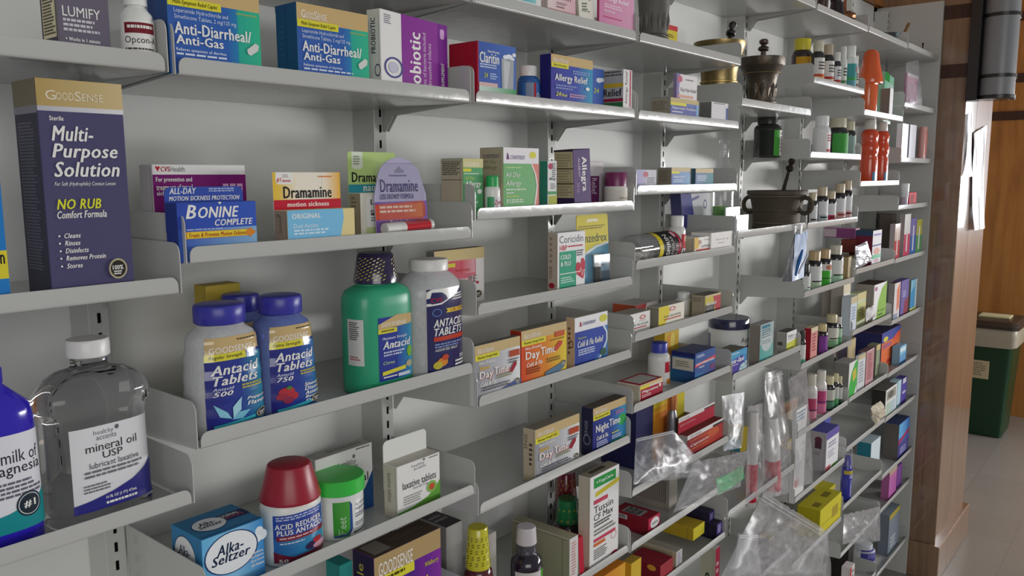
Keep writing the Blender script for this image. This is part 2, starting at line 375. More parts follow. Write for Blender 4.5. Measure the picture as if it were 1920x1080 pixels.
def carton(label, row, uL, uR, vT, base='#e8e6e0', front=(), left=(), top=(), yo=.006, d=.04, ub=None, rot=0, z=None, h=None, w=None, tab=None, name='medicine_carton', cat='box', grp=None, mat='card', lean=0, pitch=0, key=None, sidec=None, topc=None, dims=None):
    x, z0, w_, h_, d_ = fit(row, uL, uR, vT, yo, rot, d, ub, z, h)
    if dims: w_, h_, d_ = dims
    xm = bx(bayn[row[0]]+1)-.0055      # keep clear of the shelf's end bracket
    if x < xm-.012 and not lean: w_ = min(w_, xm-x)
    if w: w_ = w
    b = MB(); b.box(0, w_, 0, d_, 0, h_, base, mat, .0007)
    zz = ZC+rowz[row]
    if z is None:      # the print sits above the shelf's lip
        lu, lv = pr((x+w_/2, 0, zz+LH)); hit = on(lu, lv, 1, yo)[2]; vis = min(1, max(.5, 1-(hit-z0)/h_)); front = ysc(front, vis); left = ysc(left, vis)
    L = .00012
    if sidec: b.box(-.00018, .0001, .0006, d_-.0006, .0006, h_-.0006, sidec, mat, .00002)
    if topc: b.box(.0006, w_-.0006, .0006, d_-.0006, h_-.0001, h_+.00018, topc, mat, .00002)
    # tuck-flap seams on the visible end
    b.box(-.00024, -.00015, d_*.12, d_*.125+.0002, h_*.04, h_*.96, '#4a4744', mat, .00001)
    deco(b, front, lambda u, v, o: (u*w_, -o, h_*(1-v)), mat)
    deco(b, left, lambda u, v, o: (-o-.00018, d_*(1-u), h_*(1-v)), mat)
    deco(b, top, lambda u, v, o: (u*w_, d_*(1-v), h_+o+.00018), mat)
    if tab:
        th = sz(tab['v'], x-math.sin(R(rot))*d_, yo+d_*math.cos(R(rot)))-z0-h_; ta, tb = tab.get('x', (0, 1)); rr = tab.get('r', .004)
        xa, xb = ta*w_, tb*w_; o = [(xa, h_*.5), (xb, h_*.5)]+arc(xb-rr, h_+th-rr, rr, 0, 90, 4)+arc(xa+rr, h_+th-rr, rr, 90, 180, 4)
        b.prism(o, 1, d_-.0002, d_+.0006, tab.get('c', base), mat)
        deco(b, tab.get('ops', ()), lambda u, v, o_: (xa+u*(xb-xa), d_-.0002-o_, h_+th*(1-v)), mat)
    o = b.build(name); o.location = (x, yo, z0); o.rotation_euler = (R(pitch), R(lean), R(rot)); tag(o, label, cat, grp)
    if key: INFO[key] = (x, z0, w_, h_, d_)
    return o
_el = {}
def even(k, n):
    """table that walks a rounded-rectangle outline at an even pace"""
    if (k, n) not in _el:
        N = 720; acc = [0]; P = [ell0(1, k, n, 2*math.pi*i/N) for i in range(N+1)]
        for p, q in zip(P, P[1:]): acc.append(acc[-1]+math.hypot(q[0]-p[0], q[1]-p[1]))
        _el[(k, n)] = [a/acc[-1]*2*math.pi for a in acc]
    return _el[(k, n)]
def ell(rx, ry, n, th):
    if rx > 0 and n != 2:
        T = even(round(ry/rx, 2), n); t = th % (2*math.pi); lo, hi = 0, 720
        while hi-lo > 1:
            m_ = (lo+hi)//2
            if T[m_] <= t: lo = m_
            else: hi = m_
        th = 2*math.pi*(lo+(t-T[lo])/max(1e-9, T[hi]-T[lo]))/720
    return ell0(rx, ry, n, th)
def ell0(rx, ry, n, th):
    c, s_ = math.cos(th), math.sin(th); return (rx*math.copysign(abs(c)**(2/n), c), ry*math.copysign(abs(s_)**(2/n), s_))
def lathe(b, prof, rx, k, n, H, col, mat, seg=44, ridge=0, cap=True):
    rows = []
    for q in prof:
        f, r = q[0], q[1]; rows.append([])
        for i in range(seg):
            th = 2*math.pi*i/seg; e = ell(rx*r, rx*r*k, n, th); g = 1-(ridge if i % 2 else 0); rows[-1].append((e[0]*g, e[1]*g, f*H))
    b.grid(rows, col, mat, cap0=cap, cap1=cap)
def rad(prof, f):
    for (a, ra), (c, rc) in zip(prof, prof[1:]):
        if a <= f <= c: return ra+(rc-ra)*((f-a)/(c-a) if c > a else 0)
    return prof[-1][1]
def bottle(label, row, uL, uR, vT, body, cap, labels=(), bc='#e8e8e4', bm='plastic', cc='#f0f0ee', cm='plastic', k=1, n=2, yo=.012, rot=0, z=None, name='pill_bottle', cat='bottle', grp=None, ridge=.02, extra=None, H=None, key=None, capk=None):
    z0 = zs(row) if z is None else z; uc = (uL+uR)/2; rx = .02; hh = H or .1
    for _ in range(5):
        yc = yo+rx*k; x = sx(uc, yc, z0+hh*.45); p = Vector((x, yc, z0+hh*.45)); dep = (p-CAM).dot(_F); ph = math.atan2(x-CAM[0], yc-CAM[1])-R(rot)
        rx = (uR-uL)/2/FPX*dep/math.sqrt(math.cos(ph)**2+(k*math.sin(ph))**2)
        if n > 2.5: rx *= .93
        if H is None: hh = sz(vT, x, yc)-z0
    xm = bx(bayn[row[0]]+1)-.0055
    if xm-rx-.012 < x-.0: x = max(min(x, xm-rx), x-.02)
    t = thing(name, label, cat, (x, yo+rx*k, z0), (0, 0, R(rot)), grp)
    b = MB(); lathe(b, body, rx, k, n, hh, bc, bm); b.build('body', t)
    if cap:
        b = MB(); ck = 1 if capk else k; rr = rx if not capk else rx
        lathe(b, cap, rr, (1 if n > 2.2 or k < 1 else k), 2, hh, cc, cm, 48, ridge); b.build('cap', t)
    for L in labels:
        za, zb_, span, thc, lc, ops = L[:6]; lm = L[6] if len(L) > 6 else 'card'; b = MB(); off = .0004
        def fm(u, v, o, za=za, zb_=zb_, span=span, thc=thc):
            f = zb_-(zb_-za)*v; r = rad(body, f); th = R(thc)+(u-.5)*R(span); e = ell(rx*r+off+o, rx*r*k+off+o, n, th-math.pi/2); return (e[0], e[1], f*hh)
        N = 22; M = 32 if len(body) > 14 else 8
        rows = [[fm(i/N, j/M, 0) for i in range(N+1)] for j in range(M+1)]
        b.grid(rows, lc, lm, closed=False); deco(b, ops, fm, lm, cols=N, rows=M if M > 10 else 0); b.build('label', t)
    if extra: extra(t, rx, hh)
    if key: INFO[key] = (x, z0, rx, hh, yo+rx*k)
    return t
PB1 = [(0, .9), (.012, .98), (.03, 1), (.64, 1), (.69, .96), (.73, .84), (.755, .7), (.80, .68)]
PC1 = [(.762, .70), (.765, .76), (.975, .76), (.992, .73), (1, .66)]
SQ1 = [(0, .92), (.012, .98), (.03, 1), (.70, 1), (.76, .97), (.80, .86), (.83, .62), (.86, .60)]
SQC = [(.835, .60), (.84, .66), (.98, .66), (1, .6)]
# ------------------------------------------------------------------ shelves
for r, l in [
 ('a1', 'white metal shelf carrying the dark grey eye drop box'), ('a2', 'white metal shelf under the tall navy lens solution box'), ('a3', 'white metal shelf under the clear mineral oil bottle'),
 ('b0', 'white metal shelf above the two blue and teal cartons'), ('b1', 'white metal shelf carrying two blue and teal stomach cartons and a purple one'), ('b2', 'white metal shelf carrying travel sickness boxes'), ('b3', 'white metal shelf carrying the big antacid bottles'), ('b4', 'white metal shelf carrying the red capped bottle and green lidded tub'), ('b5', 'white metal shelf carrying the purple acid reducer carton'),
 ('c0', 'white metal shelf carrying the bright pink allergy carton'), ('c1', 'white metal shelf carrying blue allergy cartons'), ('c2', 'white metal shelf carrying green allergy cartons'), ('c3', 'white metal shelf carrying the heart-marked cold and flu carton'), ('c4', 'white metal shelf carrying silver, orange and blue cold cartons in a row'), ('c5', 'white metal shelf carrying the night and day cold cartons pair'), ('c6', 'white metal shelf carrying cough syrups and a tall white carton'),
 ('c7', 'white metal shelf under the orange and yellow cartons, cut by the bottom edge'), ('d10', 'white metal shelf under the white and red carton, below the picture edge'), ('f9', 'white metal shelf under the black carton, below the picture edge'), ('g9', 'lowest white metal shelf holding the blue labelled clear jar'),
 ('d9', 'empty white metal top shelf over the grey footed mortar'), ('d0', 'white metal shelf carrying the grey footed mortar'), ('d1', 'white metal shelf carrying two stacked pain relief cartons'), ('d2', 'white metal shelf carrying small pale blue pain relief cartons'), ('d3', 'white metal shelf carrying the lying clear jar'), ('d4', 'white metal shelf carrying yellow and white pain relievers'), ('d5', 'white metal shelf carrying the red headache carton and blue capped bottle'), ('d6', 'white metal shelf carrying the open red heat rub carton'), ('d7', 'white metal shelf carrying the red carton with a white oval'), ('d8', 'white metal shelf carrying stacked purple ended and yellow cartons'),
 ('e9', 'empty white metal top shelf over the brass mortar'), ('e1', 'white metal shelf carrying the brass mortar and the dark ornate mortar'), ('e2', 'white metal shelf carrying the dark mortar with ring handles'), ('e3', 'white metal shelf carrying the navy lidded ointment tub'), ('e4', 'white metal shelf carrying bagged red and white tubes'), ('e5', 'white metal shelf behind the large clear bag'),
 ('f0', 'white metal top shelf carrying the copper burner'), ('f1', 'white metal shelf carrying a yellow capped vitamin bottle and six smaller ones'), ('f2', 'sunlit white metal shelf carrying green labelled bottles'), ('f3', 'sunlit white metal shelf carrying five white labelled bottles'), ('f4', 'white metal shelf behind the hanging blue pouch'), ('f5', 'white metal shelf carrying a red carton and purple bottle'), ('f6', 'white metal shelf carrying pink labelled white bottles'), ('f7', 'white metal shelf carrying the white carton with a purple top stripe'), ('f8', 'white metal shelf carrying yellow stacked cartons'),
 ('g0', 'white metal top shelf carrying a small metal funnel'), ('g1', 'white metal shelf carrying a single orange spray bottle'), ('g2', 'white metal shelf carrying two orange spray bottles'), ('g3', 'white metal shelf carrying the silver foil packet'), ('g4', 'white metal shelf carrying the green and white leaf carton'), ('g5', 'white metal shelf carrying the bright green swoosh carton'), ('g6', 'white metal shelf carrying the crumpled tan packet'), ('g7', 'white metal shelf carrying the teal carton and the blue spray tube'), ('g8', 'white metal shelf under crumpled clear bags'),
 ('h0', 'white metal top shelf carrying a tiny dark pestle'), ('h1', 'white metal shelf carrying the pink bagged packet'), ('h2', 'half sunlit shelf carrying two white slim boxes and a pink tube'), ('h3', 'half sunlit shelf carrying a small white tube'), ('h4', 'white metal shelf carrying toothbrush packs'), ('h5', 'white metal shelf carrying orange, purple and pale blue cartons'), ('h6', 'white metal shelf carrying the large orange and blue carton'), ('h7', 'white metal shelf carrying the white framed booklet'), ('h8', 'white metal shelf carrying the tall blue and magenta carton'), ('h9', 'white metal shelf carrying a pink and purple carton'), ('h10', 'lowest white metal shelf by the end panel')]:
    shelf(r, l)
# ------------------------------------------------------------------ stock: first bays
GOLD, YEL, WH, NAVY, INK = '#cfb27c', '#e3d93e', '#f2f0ec', '#2b2c6e', '#26242a'
def gs(gh=.25, strip='Multi-Symptom Relief', sw=.5, c=GOLD, sy=None):
    """gold store-brand band with a yellow strip under it"""
    sy = gh-.03 if sy is None else sy
    return [('r', 0, 0, 1, gh, c), ('t', 'G', .06, gh*.36, .055, gh*.42, WH, ''), ('t', 'OOD', .117, gh*.44, .105, gh*.34, WH, ''), ('t', 'S', .228, gh*.36, .04, gh*.42, WH, ''), ('t', 'ENSE', .272, gh*.44, .125, gh*.34, WH, ''),
            ('r', 0, sy, sw, sy+.11, YEL), ('t', strip, .05, sy+.025, sw-.09, .07, '#4a4410', 'bi')]
def seal(x, y, rx, ry): return [('e', x, y, rx, ry, '#b8b090'), ('e', x, y, rx*.82, ry*.82, '#33302c'), ('t', '100%', x-rx*.6, y-ry*.35, rx*1.15, ry*.45, WH), ('l', x-rx*.5, y+ry*.2, rx, ry*.45, 2, WH)]
# --- shelf a1
carton('dark grey eye drop carton beside a small white bottle, cut by the top edge', 'a1', 107, 205.5, -62, '#6d6776', yo=.012, ub=78, sidec='#e0d6b4',
  left=[('o', .5, .5, 0, 0, .1, INK), ('r', 0, 0, .08, 1, '#4b4452'), ('r', .92, 0, 1, 1, '#4b4452'), ('r', 0, .93, 1, 1, '#4b4452'), ('l', .14, .3, .72, .6, 14, '#5b5648')],
  front=[('t', 'LUMIFY', .1, .5, .72, .14, WH, ''), ('l', .1, .67, .72, .2, 3, '#cfcad2'), ('t', '+ Works in 1 minute', .12, .925, .66, .05, WH, 'b')])
bottle('small white eye drop bottle with a red striped label', 'a1', 241, 299, -18, [(0, .93), (.015, 1), (.6, 1), (.68, .94), (.74, .7), (.78, .55), (.8, .55)], [(.785, .62), (.79, .7), (.98, .7), (1, .66)], yo=.008, ridge=.03,
  labels=[(.06, .6, 190, -14, WH, [('r', .2, .06, .8, .3, '#7d2530'), ('l', .26, .12, .5, .12, 1, WH), ('t', 'Opcon-A', .2, .37, .62, .2, INK, ''), ('l', .2, .63, .6, .22, 3, '#55504e'), ('l', .22, .88, .55, .08, 1, '#55504e')])], name='eye_drop_bottle')
# --- shelf a2
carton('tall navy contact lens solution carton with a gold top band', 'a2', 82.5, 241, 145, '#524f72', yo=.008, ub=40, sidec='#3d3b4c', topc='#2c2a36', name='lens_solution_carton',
  left=[('r', 0, 0, 1, .125, '#7d7462'), ('r', 0, .125, 1, .16, '#8a8790'), ('l', .12, .2, .72, .72, 46, '#6b6878')],
  front=[('g', 0, 0, 1, .127, '#b79c63', '#d2bd8d'), ('g', 0, .127, 1, .15, '#b9b8c2', '#e4e3e8'), ('t', 'G', .1, .052, .115, .045, '#e6dcc4', ''), ('t', 'OOD', .217, .06, .2, .036, '#e6dcc4', ''), ('t', 'S', .425, .052, .08, .045, '#e6dcc4', ''), ('t', 'ENSE', .51, .06, .25, .036, '#e6dcc4', ''),
    ('t', 'Sterile', .12, .172, .16, .022, WH), ('t', 'Multi-', .13, .218, .48, .072, WH, 'bi'), ('t', 'Purpose', .12, .302, .77, .088, WH, 'bi'), ('t', 'Solution', .125, .388, .775, .073, WH, 'bi'),
    ('t', 'For Soft (Hydrophilic) Contact Lenses', .12, .485, .72, .024, WH, 'i'), ('t', 'NO RUB', .125, .567, .52, .05, '#e6e63c', 'bi'), ('t', 'Comfort Formula', .12, .625, .58, .036, WH, 'bi')]
   +[q for y, s, w in ((.733, 'Cleans', .19), (.769, 'Rinses', .18), (.806, 'Disinfects', .27), (.842, 'Removes Protein', .47), (.88, 'Stores', .185)) for q in (('e', .125, y+.012, .011, .005, WH), ('t', s, .18, y, w, .024, WH, 'bi'))]+seal(.79, .925, .115, .052))
carton('blue carton with a yellow foot beside the lens solution, cut by the picture edge', 'a2', -95, 8, 250, '#2d7fc8', yo=.008, d=.05, front=[('r', 0, .72, 1, .9, '#e0d13c'), ('t', 'n', .86, .745, .09, .06, INK), ('r', 0, .9, 1, 1, '#2d7fc8')])
# --- shelf a3
def dome(t, rx, h):
    b = MB(); lathe(b, [(.86, .44), (.87, .45), (1.0, .38), (1.03, .33)], rx, 1, 2, h, '#8a86b0', 'smoke', 40); b.build('measuring_cup', t)
bottle('blue milk of magnesia bottle with a white and teal label', 'a3', -128, 62, 645, [(0, .92), (.015, .99), (.03, 1), (.62, .97), (.66, .95), (.70, .9), (.76, .62), (.80, .44), (.86, .42)], [(.80, .47), (.81, .48), (.87, .48), (.88, .46)], bc='#3022b8', bm='gloss', cc='#3022b8', k=.62, n=3, yo=.02, extra=dome, name='antacid_liquid_bottle',
  labels=[(.10, .57, 118, 14, '#e4e4ec', [('t', 'milk of', .46, .16, .44, .13, INK, ''), ('t', 'magnesia', .3, .3, .62, .14, INK, ''), ('l', .3, .48, .6, .18, 4, '#6b6878'), ('p', [(0, .86), (.5, .8), (.8, .72), (1, .62), (1, 1), (0, 1)], '#1f8f94'), ('e', .72, .75, .15, .13, '#26303c'), ('o', .72, .75, .13, .112, .08, '#c9d2d6'), ('t', '#1', .65, .71, .14, .08, WH)])])
OILP = [(0, .93), (.012, .98), (.03, 1), (.06, 1), (.12, .965), (.5, .955), (.58, .96), (.62, .995), (.64, 1.06), (.70, 1.06), (.73, 1.02), (.80, .82), (.835, .6), (.85, .36), (.86, .33), (.9, .33)]
OILC = [(.905, .375), (.91, .395), (.985, .395), (1, .37)]
bottle('clear mineral oil bottle with a white cap and blue edged label', 'a3', 80, 274, 634, OILP, OILC, bc='#e8e6ee', bm='oil', cc='#e6e4e4', k=.55, n=3.2, yo=.022, name='mineral_oil_bottle', ridge=.012, rot=2,
  labels=[(.085, .545, 112, 8, '#e6e6ea', [('t', 'healthy', .27, .05, .24, .07, '#6a6870', ''), ('t', 'accents', .3, .12, .24, .05, '#6a6870', ''), ('e', .55, .055, .025, .028, '#6a6870'), ('t', 'mineral oil', .17, .2, .62, .1, INK, ''), ('t', 'USP', .36, .315, .24, .085, INK, ''), ('t', 'lubricant laxative', .2, .425, .6, .07, '#44424a', ''), ('l', .14, .52, .72, .1, 2, '#77757c'), ('l', .12, .68, .34, .11, 3, '#77757c'),
     ('p', [(0, .9), (.2, .87), (.45, .82), (.7, .74), (.88, .64), (1, .55), (1, 1), (0, 1)], '#2c2c86'), ('t', '16 FL OZ (1 PT) 473mL', .36, .86, .38, .045, WH), ('l', .36, .93, .4, .05, 1, WH)], 'plastic')])
# --- shelf b1
AD = [('g', 0, .0, .62, 1, '#3d62b0', '#3566b6'), ('g', .62, .0, .74, 1, '#3566b6', '#2b86b8'), ('g', .74, 0, 1, 1, '#2fae9a', '#38bd92')]+gs(.27, 'Multi-Symptom Relief Caplet', .56)+[
  ('t', 'Loperamide Hydrochloride and', .06, .375, .57, .07, '#d8e2f4', ''), ('t', 'Simethicone Tablets, 2 mg/125 mg', .06, .455, .66, .07, '#d8e2f4', ''), ('t', 'See New Warnings and Directions', .72, .31, .24, .04, '#e0c64a', ''),
  ('t', 'Anti-Diarrheal/', .055, .55, .83, .155, WH), ('t', 'Anti-Gas', .065, .715, .5, .12, WH), ('p', [(.83, .8), (.93, .7), (.97, .73), (.96, .8), (.87, .88), (.84, .86)], '#dcdcd8'), ('t', 'Relieves symptoms of diarrhea', .06, .885, .53, .05, '#d8e2f4'), ('l', .06, .95, .7, .045, 1, '#d8e2f4')]
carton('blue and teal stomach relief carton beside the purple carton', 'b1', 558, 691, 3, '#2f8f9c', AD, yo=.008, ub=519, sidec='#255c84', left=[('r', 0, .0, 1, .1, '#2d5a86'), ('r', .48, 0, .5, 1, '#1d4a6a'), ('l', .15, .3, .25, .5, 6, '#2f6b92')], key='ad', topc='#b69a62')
_, _, w_, h_, d_ = INFO['ad']
carton('blue and teal stomach relief carton beside the small eye drop bottle', 'b1', 316, 485, -20, '#2f8f9c', AD, yo=.006, d=.05, sidec='#2a4a86', dims=(w_, h_, d_), topc='#b69a62')
carton('purple and white carton with upright lettering beside the red carton', 'b1', 714, 839, 15, '#eceae8', yo=.008, ub=689, rot=9, sidec='#e2dcd0', name='supplement_carton',
  left=[('t', 'PROBIOTIC', .3, .12, .34, .5, '#4a4348', 'bv'), ('e', .75, .86, .22, .09, '#4a4470'), ('e', .75, .86, .17, .07, '#dcd6ca')],
  front=[('g', .29, 0, .84, 1, '#8a2a96', '#93329c'), ('r', .84, 0, 1, 1, '#7e1f92'), ('l', .05, .06, .1, .14, 5, '#8a8894'), ('t', 'Probiotic', .4, .22, .17, 1.0, WH, 'bv'), ('t', '4 strains of bacteria included', .6, .2, .05, .98, '#e6cfe8', 'v'), ('t', 'in 3 breastfed infants', .68, .34, .05, .8, '#e6cfe8', 'v'),
    ('p', arc(.91, .11, .035, 180, 360, 8)+[(.945, .11), (.945, .2)]+arc(.91, .2, .035, 0, 180, 8), '#d9a8dc'), ('t', 'SUPPLEMENT', .89, .6, .05, .36, WH, 'bv'), ('o', .17, .8, .13, .15, .16, '#43438e'), ('e', .17, .8, .07, .08, '#c9c8d8')])
# --- shelf b2
carton('purple and white travel sickness carton behind the blue one', 'b2', 290, 463, 308, '#eceae8', yo=.075, d=.03, sidec='#c9c4c6', name='travel_sickness_carton',
  front=[('r', 0, .12, 1, 1, '#7c1f70'), ('p', [(.03, .03), (.045, .02), (.055, .035), (.065, .02), (.08, .03), (.055, .085)], '#c8202c'), ('t', 'CVS', .085, .025, .09, .06, '#b81c28'), ('t', 'Health', .18, .025, .15, .06, '#7a7678', ''), ('t', 'For prevention and', .03, .15, .37, .07, WH), ('t', 'treatment of travel', .03, .235, .37, .07, WH), ('t', 'sickness', .03, .315, .18, .05, WH)]
    +[q for x in (.73, .81, .89) for q in (('r', x, .235, x+.065, .345, '#d8a9cf'), ('r', x+.015, .27, x+.05, .31, '#7c1f70'))])
carton('blue travel sickness carton with a raised header and red arrow strip', 'b2', 334, 481, 381, '#3a55ae', yo=.006, ub=312, sidec='#2c4090', name='travel_sickness_carton',
  front=[('g', 0, 0, 1, .6, '#3650b0', '#3a5cc0'), ('g', 0, .6, 1, 1, '#3a5cb8', '#8ab4d8'), ('t', 'B', .1, .05, .13, .31, WH, 'bi'), ('t', 'ONINE', .25, .1, .52, .26, WH, 'bi'), ('p', [(.5, .0), (.55, .0), (.53, .06)], WH), ('t', 'COMPLETE', .45, .4, .5, .15, WH, 'bi'), ('l', .1, .6, .6, .04, 1, '#b9c6e6'), ('p', [(.08, .66), (.9, .66), (.9, .62), (.99, .74), (.9, .86), (.9, .82), (.08, .82)], '#e08a2c'), ('r', .1, .67, .86, .81, '#e8d23c'), ('t', 'Treats & Prevents Motion Sickness', .12, .69, .74, .1, '#b02020', 'bi')],
  tab=dict(v=351, x=(.0, 1.0), r=.007, c='#3a55ae', ops=[('t', 'ALL-DAY', .06, .06, .33, .4, WH, 'bi'), ('l', .55, .1, .38, .3, 2, '#b9c6e6'), ('t', 'MOTION SICKNESS PROTECTION', .05, .6, .9, .3, WH, 'bi')]))
carton('yellow white and pale blue travel sickness carton with a tall header', 'b2', 540, 665, 395, '#e8d49a', yo=.007, ub=515, sidec='#a99a86', name='travel_sickness_carton', left=[('l', .2, .15, .3, .12, 2, '#6a5f52'), ('t', 'Dramamine', .35, .2, .2, .6, '#6a5f52', 'v')],
  front=[('r', 0, 0, .83, 1, '#7fc4ea'), ('p', [(.74, 1), (.8, .7), (.83, .35), (.82, 0), (1, 0), (1, 1)], '#ead79c'), ('t', 'ORIGINAL', .06, .12, .42, .18, WH), ('t', 'Dual Action', .08, .48, .35, .14, '#e8f4fa', ''), ('l', .08, .68, .56, .22, 2, '#d6ecf8')],
  tab=dict(v=323, r=.003, c='#f4ecdc', ops=[('g', 0, 0, .1, .74, '#ecc23a', '#ecc85a'), ('g', .1, 0, .35, .74, '#ecc85a', '#f6efdf'), ('g', .72, 0, 1, .74, '#f6efdf', '#ecb22c'), ('p', [(.04, 0), (.29, 0), (.29, .26), (.25, .32), (.07, .32), (.04, .26)], WH), ('t', '#1', .05, .14, .07, .13, '#c8202c', 'bi'), ('t', 'BRAND', .135, .2, .12, .06, '#c8202c'), ('l', .135, .06, .1, .1, 2, '#b8b0a8'), ('t', 'Dramamine', .14, .38, .72, .32, '#201c1e'), ('r', 0, .74, 1, 1, '#c41f36'), ('t', 'motion sickness', .19, .8, .62, .13, WH), ('l', .66, .1, .28, .06, 1, '#e07a2c')]))
carton('pale green travel nausea carton with a tall teal striped header', 'b2', 677, 765, 362, '#eae8d8', yo=.045, ub=655, sidec='#a79c84', name='travel_sickness_carton', left=[('l', .2, .1, .5, .3, 3, '#7d7462')],
  front=[('p', [(.12, 1), (.12, .14), (.2, .06), (1, .06), (1, 1)], '#f4f4f0'), ('t', 'LONG', .2, .16, .42, .13, INK), ('l', .2, .5, .5, .1, 1, '#55524c'), ('t', 'Relief', .2, .42, .35, .08, INK, ''), ('l', .2, .6, .5, .12, 2, '#8a877c'), ('r', .1, .84, 1, 1, '#c8d89c')],
  tab=dict(v=284, r=.004, c='#c2dd8c', ops=[('p', [(.08, 0), (.3, 0), (.3, .36), (.26, .42), (.12, .42), (.08, .36)], '#e6eedc'), ('l', .11, .1, .16, .24, 4, '#8a9a72'), ('t', 'Dramamine', .07, .5, .88, .24, '#201c1e'), ('r', 0, .8, 1, 1.0, '#3b9cae'), ('t', 'nausea', .3, .84, .5, .13, WH)]))
# purple blister card with a stick of tablets
def blister(label, row, uL, uR, vT, col, front, yo, name, shape='arch', back=4, cells=(), tubes=(), th=.0012, grp=None, h=None, z=None):
    x, z0, w, hh, d = fit(row, uL, uR, vT, yo, 0, .01, None, z, h)
    t = thing(name, label, 'blister pack', (x, yo, z0), (R(-back), 0, 0), grp); b = MB()
    if shape == 'arch': o = [(0, 0), (w, 0), (w, hh*.55)]+[(w/2+w*.42*math.cos(R(a)), hh*.72+hh*.28*math.sin(R(a))) for a in range(8, 173, 12)]+[(0, hh*.55)]
    else: r = .006; o = [(0, 0), (w, 0)]+arc(w-r, hh-r, r, 0, 90, 4)+arc(r, hh-r, r, 90, 180, 4)
    b.prism(o, 1, 0, th, col, 'card'); deco(b, front, lambda u, v, q: (u*w, -q, hh*(1-v)), 'card'); b.build('card', t)
    for (cx0, cy0, cx1, cy1, dp) in cells:
        b = MB(); X0_, X1_, Z0_, Z1_ = cx0*w, cx1*w, hh*(1-cy1), hh*(1-cy0); rows = []
        for s_, y in ((0, -.0004), (.0012, -.002), (.0022, -dp*.8), (.0045, -dp)): rows.append([(X0_+s_, y, Z0_+s_), (X1_-s_, y, Z0_+s_), (X1_-s_, y, Z1_-s_), (X0_+s_, y, Z1_-s_)])
        b.grid(rows, '#ffffff', 'blister', smooth=False, cap1=True); b.build('blister', t)
    for (ax, ay, cx, cy, r, c1, c2, capc) in tubes:
        p = Vector((ax*w, -r-.001, hh*(1-ay))); q = Vector((cx*w, -r-.001, hh*(1-cy))); b = MB(); b.tube([p, p.lerp(q, .28)], r, capc, 'plastic', 16); b.build('cap', t)
        b = MB(); b.tube([p.lerp(q, .285), q], r*.97, c1, 'plastic', 16); b.tube([p.lerp(q, .4), p.lerp(q, .93)], r*.99, c2, 'card', 16); b.build('tube', t)
    return t
blister('purple arched blister card with a white and red tablet tube', 'b2', 706, 803, 294, '#b9b2d2', [
  ('g', 0, .52, 1, 1, '#7a52a8', '#8a62b8'), ('p', [(0, 1), (0, .8), (.15, .78), (1, .78), (1, 1)], '#6f45a0'), ('p', [(.0, .55), (.92, .52), (.96, .56), (.96, .7), (.9, .74), (.0, .73)], '#d0492c'), ('g', .5, .55, .9, .71, '#d0492c', '#e07a2c'), ('l', .08, .57, .8, .1, 2, '#f0d0b8'), ('t', 'Dramamine', .11, .25, .74, .165, WH), ('t', 'Dramamine', .115, .255, .73, .155, '#2a2272'), ('t', 'LESS DROWSY FORMULA', .1, .43, .64, .06, '#2a2272', 'bi'), ('l', .3, .205, .45, .03, 1, '#6b6490'), ('p', [(.42, .18), (.42, .15), (.48, .13), (.5, .1), (.52, .13), (.58, .15), (.58, .18)], '#8f8aa8'), ('t', 'Travel tube', .25, .74, .4, .035, WH)],
  .03, 'travel_sickness_blister', cells=[(.06, .06, .94, .77, .004), (.03, .74, .98, .93, .017)], tubes=[(.06, .84, .96, .82, .0085, '#e6e2de', '#c4202e', '#eceae4')])
# --- shelf b3
ANT = [(0, .9), (.01, .97), (.03, 1), (.1, .98), (.17, 1.0), (.24, .975), (.31, .99), (.38, .96), (.45, .975), (.52, .94), (.59, .95), (.66, .9), (.73, .89), (.78, .82), (.82, .62), (.845, .58)]
ANC = [(.85, .60), (.855, .64), (.86, .65), (.98, .65), (.995, .62), (1, .56)]
def antlab(n, strip, fl, c2, pic):
    return [('g', 0, .2, .5, 1, '#2c2c86', '#2d3f98'), ('g', .5, .2, 1, 1, '#2d3f98', c2), ('r', 0, 0, 1, .17, GOLD), ('l', .5, .03, .4, .03, 1, '#5b4c2c'), ('t', 'GOODSENSE', .06, .1, .72, .065, WH, ''), ('r', 0, .17, .62, .245, YEL), ('t', strip, .06, .185, .5, .045, '#4a4410', 'bi'), ('t', 'Antacid', .08, .29, .76, .105, WH, 'bi'), ('t', 'Tablets', .1, .405, .7, .1, WH, 'bi'), ('t', 'Antacid', .1, .525, .3, .035, '#cfd4ea', 'bi'), ('t', n, .1, .57, .28, .05, WH, 'bi'), ('l', .52, .53, .42, .06, 2, '#c8b84a')]+pic+[('t', q, .58, .68+.05*i, .06*len(q), .042, WH, 'bi') for i, q in enumerate(fl)]+[('p', [(.1, .93), (.7, .89), (.7, .93), (.1, .97)], '#3fb6c8')]+seal(.84, .89, .12, .05)
mint = [('p', [(.1, .7), (.28, .8), (.34, .88), (.18, .84)], '#8fd0e6'), ('p', [(.5, .66), (.48, .8), (.36, .88), (.36, .76)], '#a9dcec'), ('p', [(.62, .82), (.5, .9), (.34, .89), (.46, .82)], '#7cc4e0')]
berry = [('e', .26, .74, .14, .05, '#c0323c'), ('e', .18, .79, .1, .04, '#a82a40'), ('e', .36, .8, .1, .045, '#b82e3a'), ('e', .28, .84, .09, .04, '#902a4a'), ('e', .3, .7, .05, .02, '#4a8a3c')]
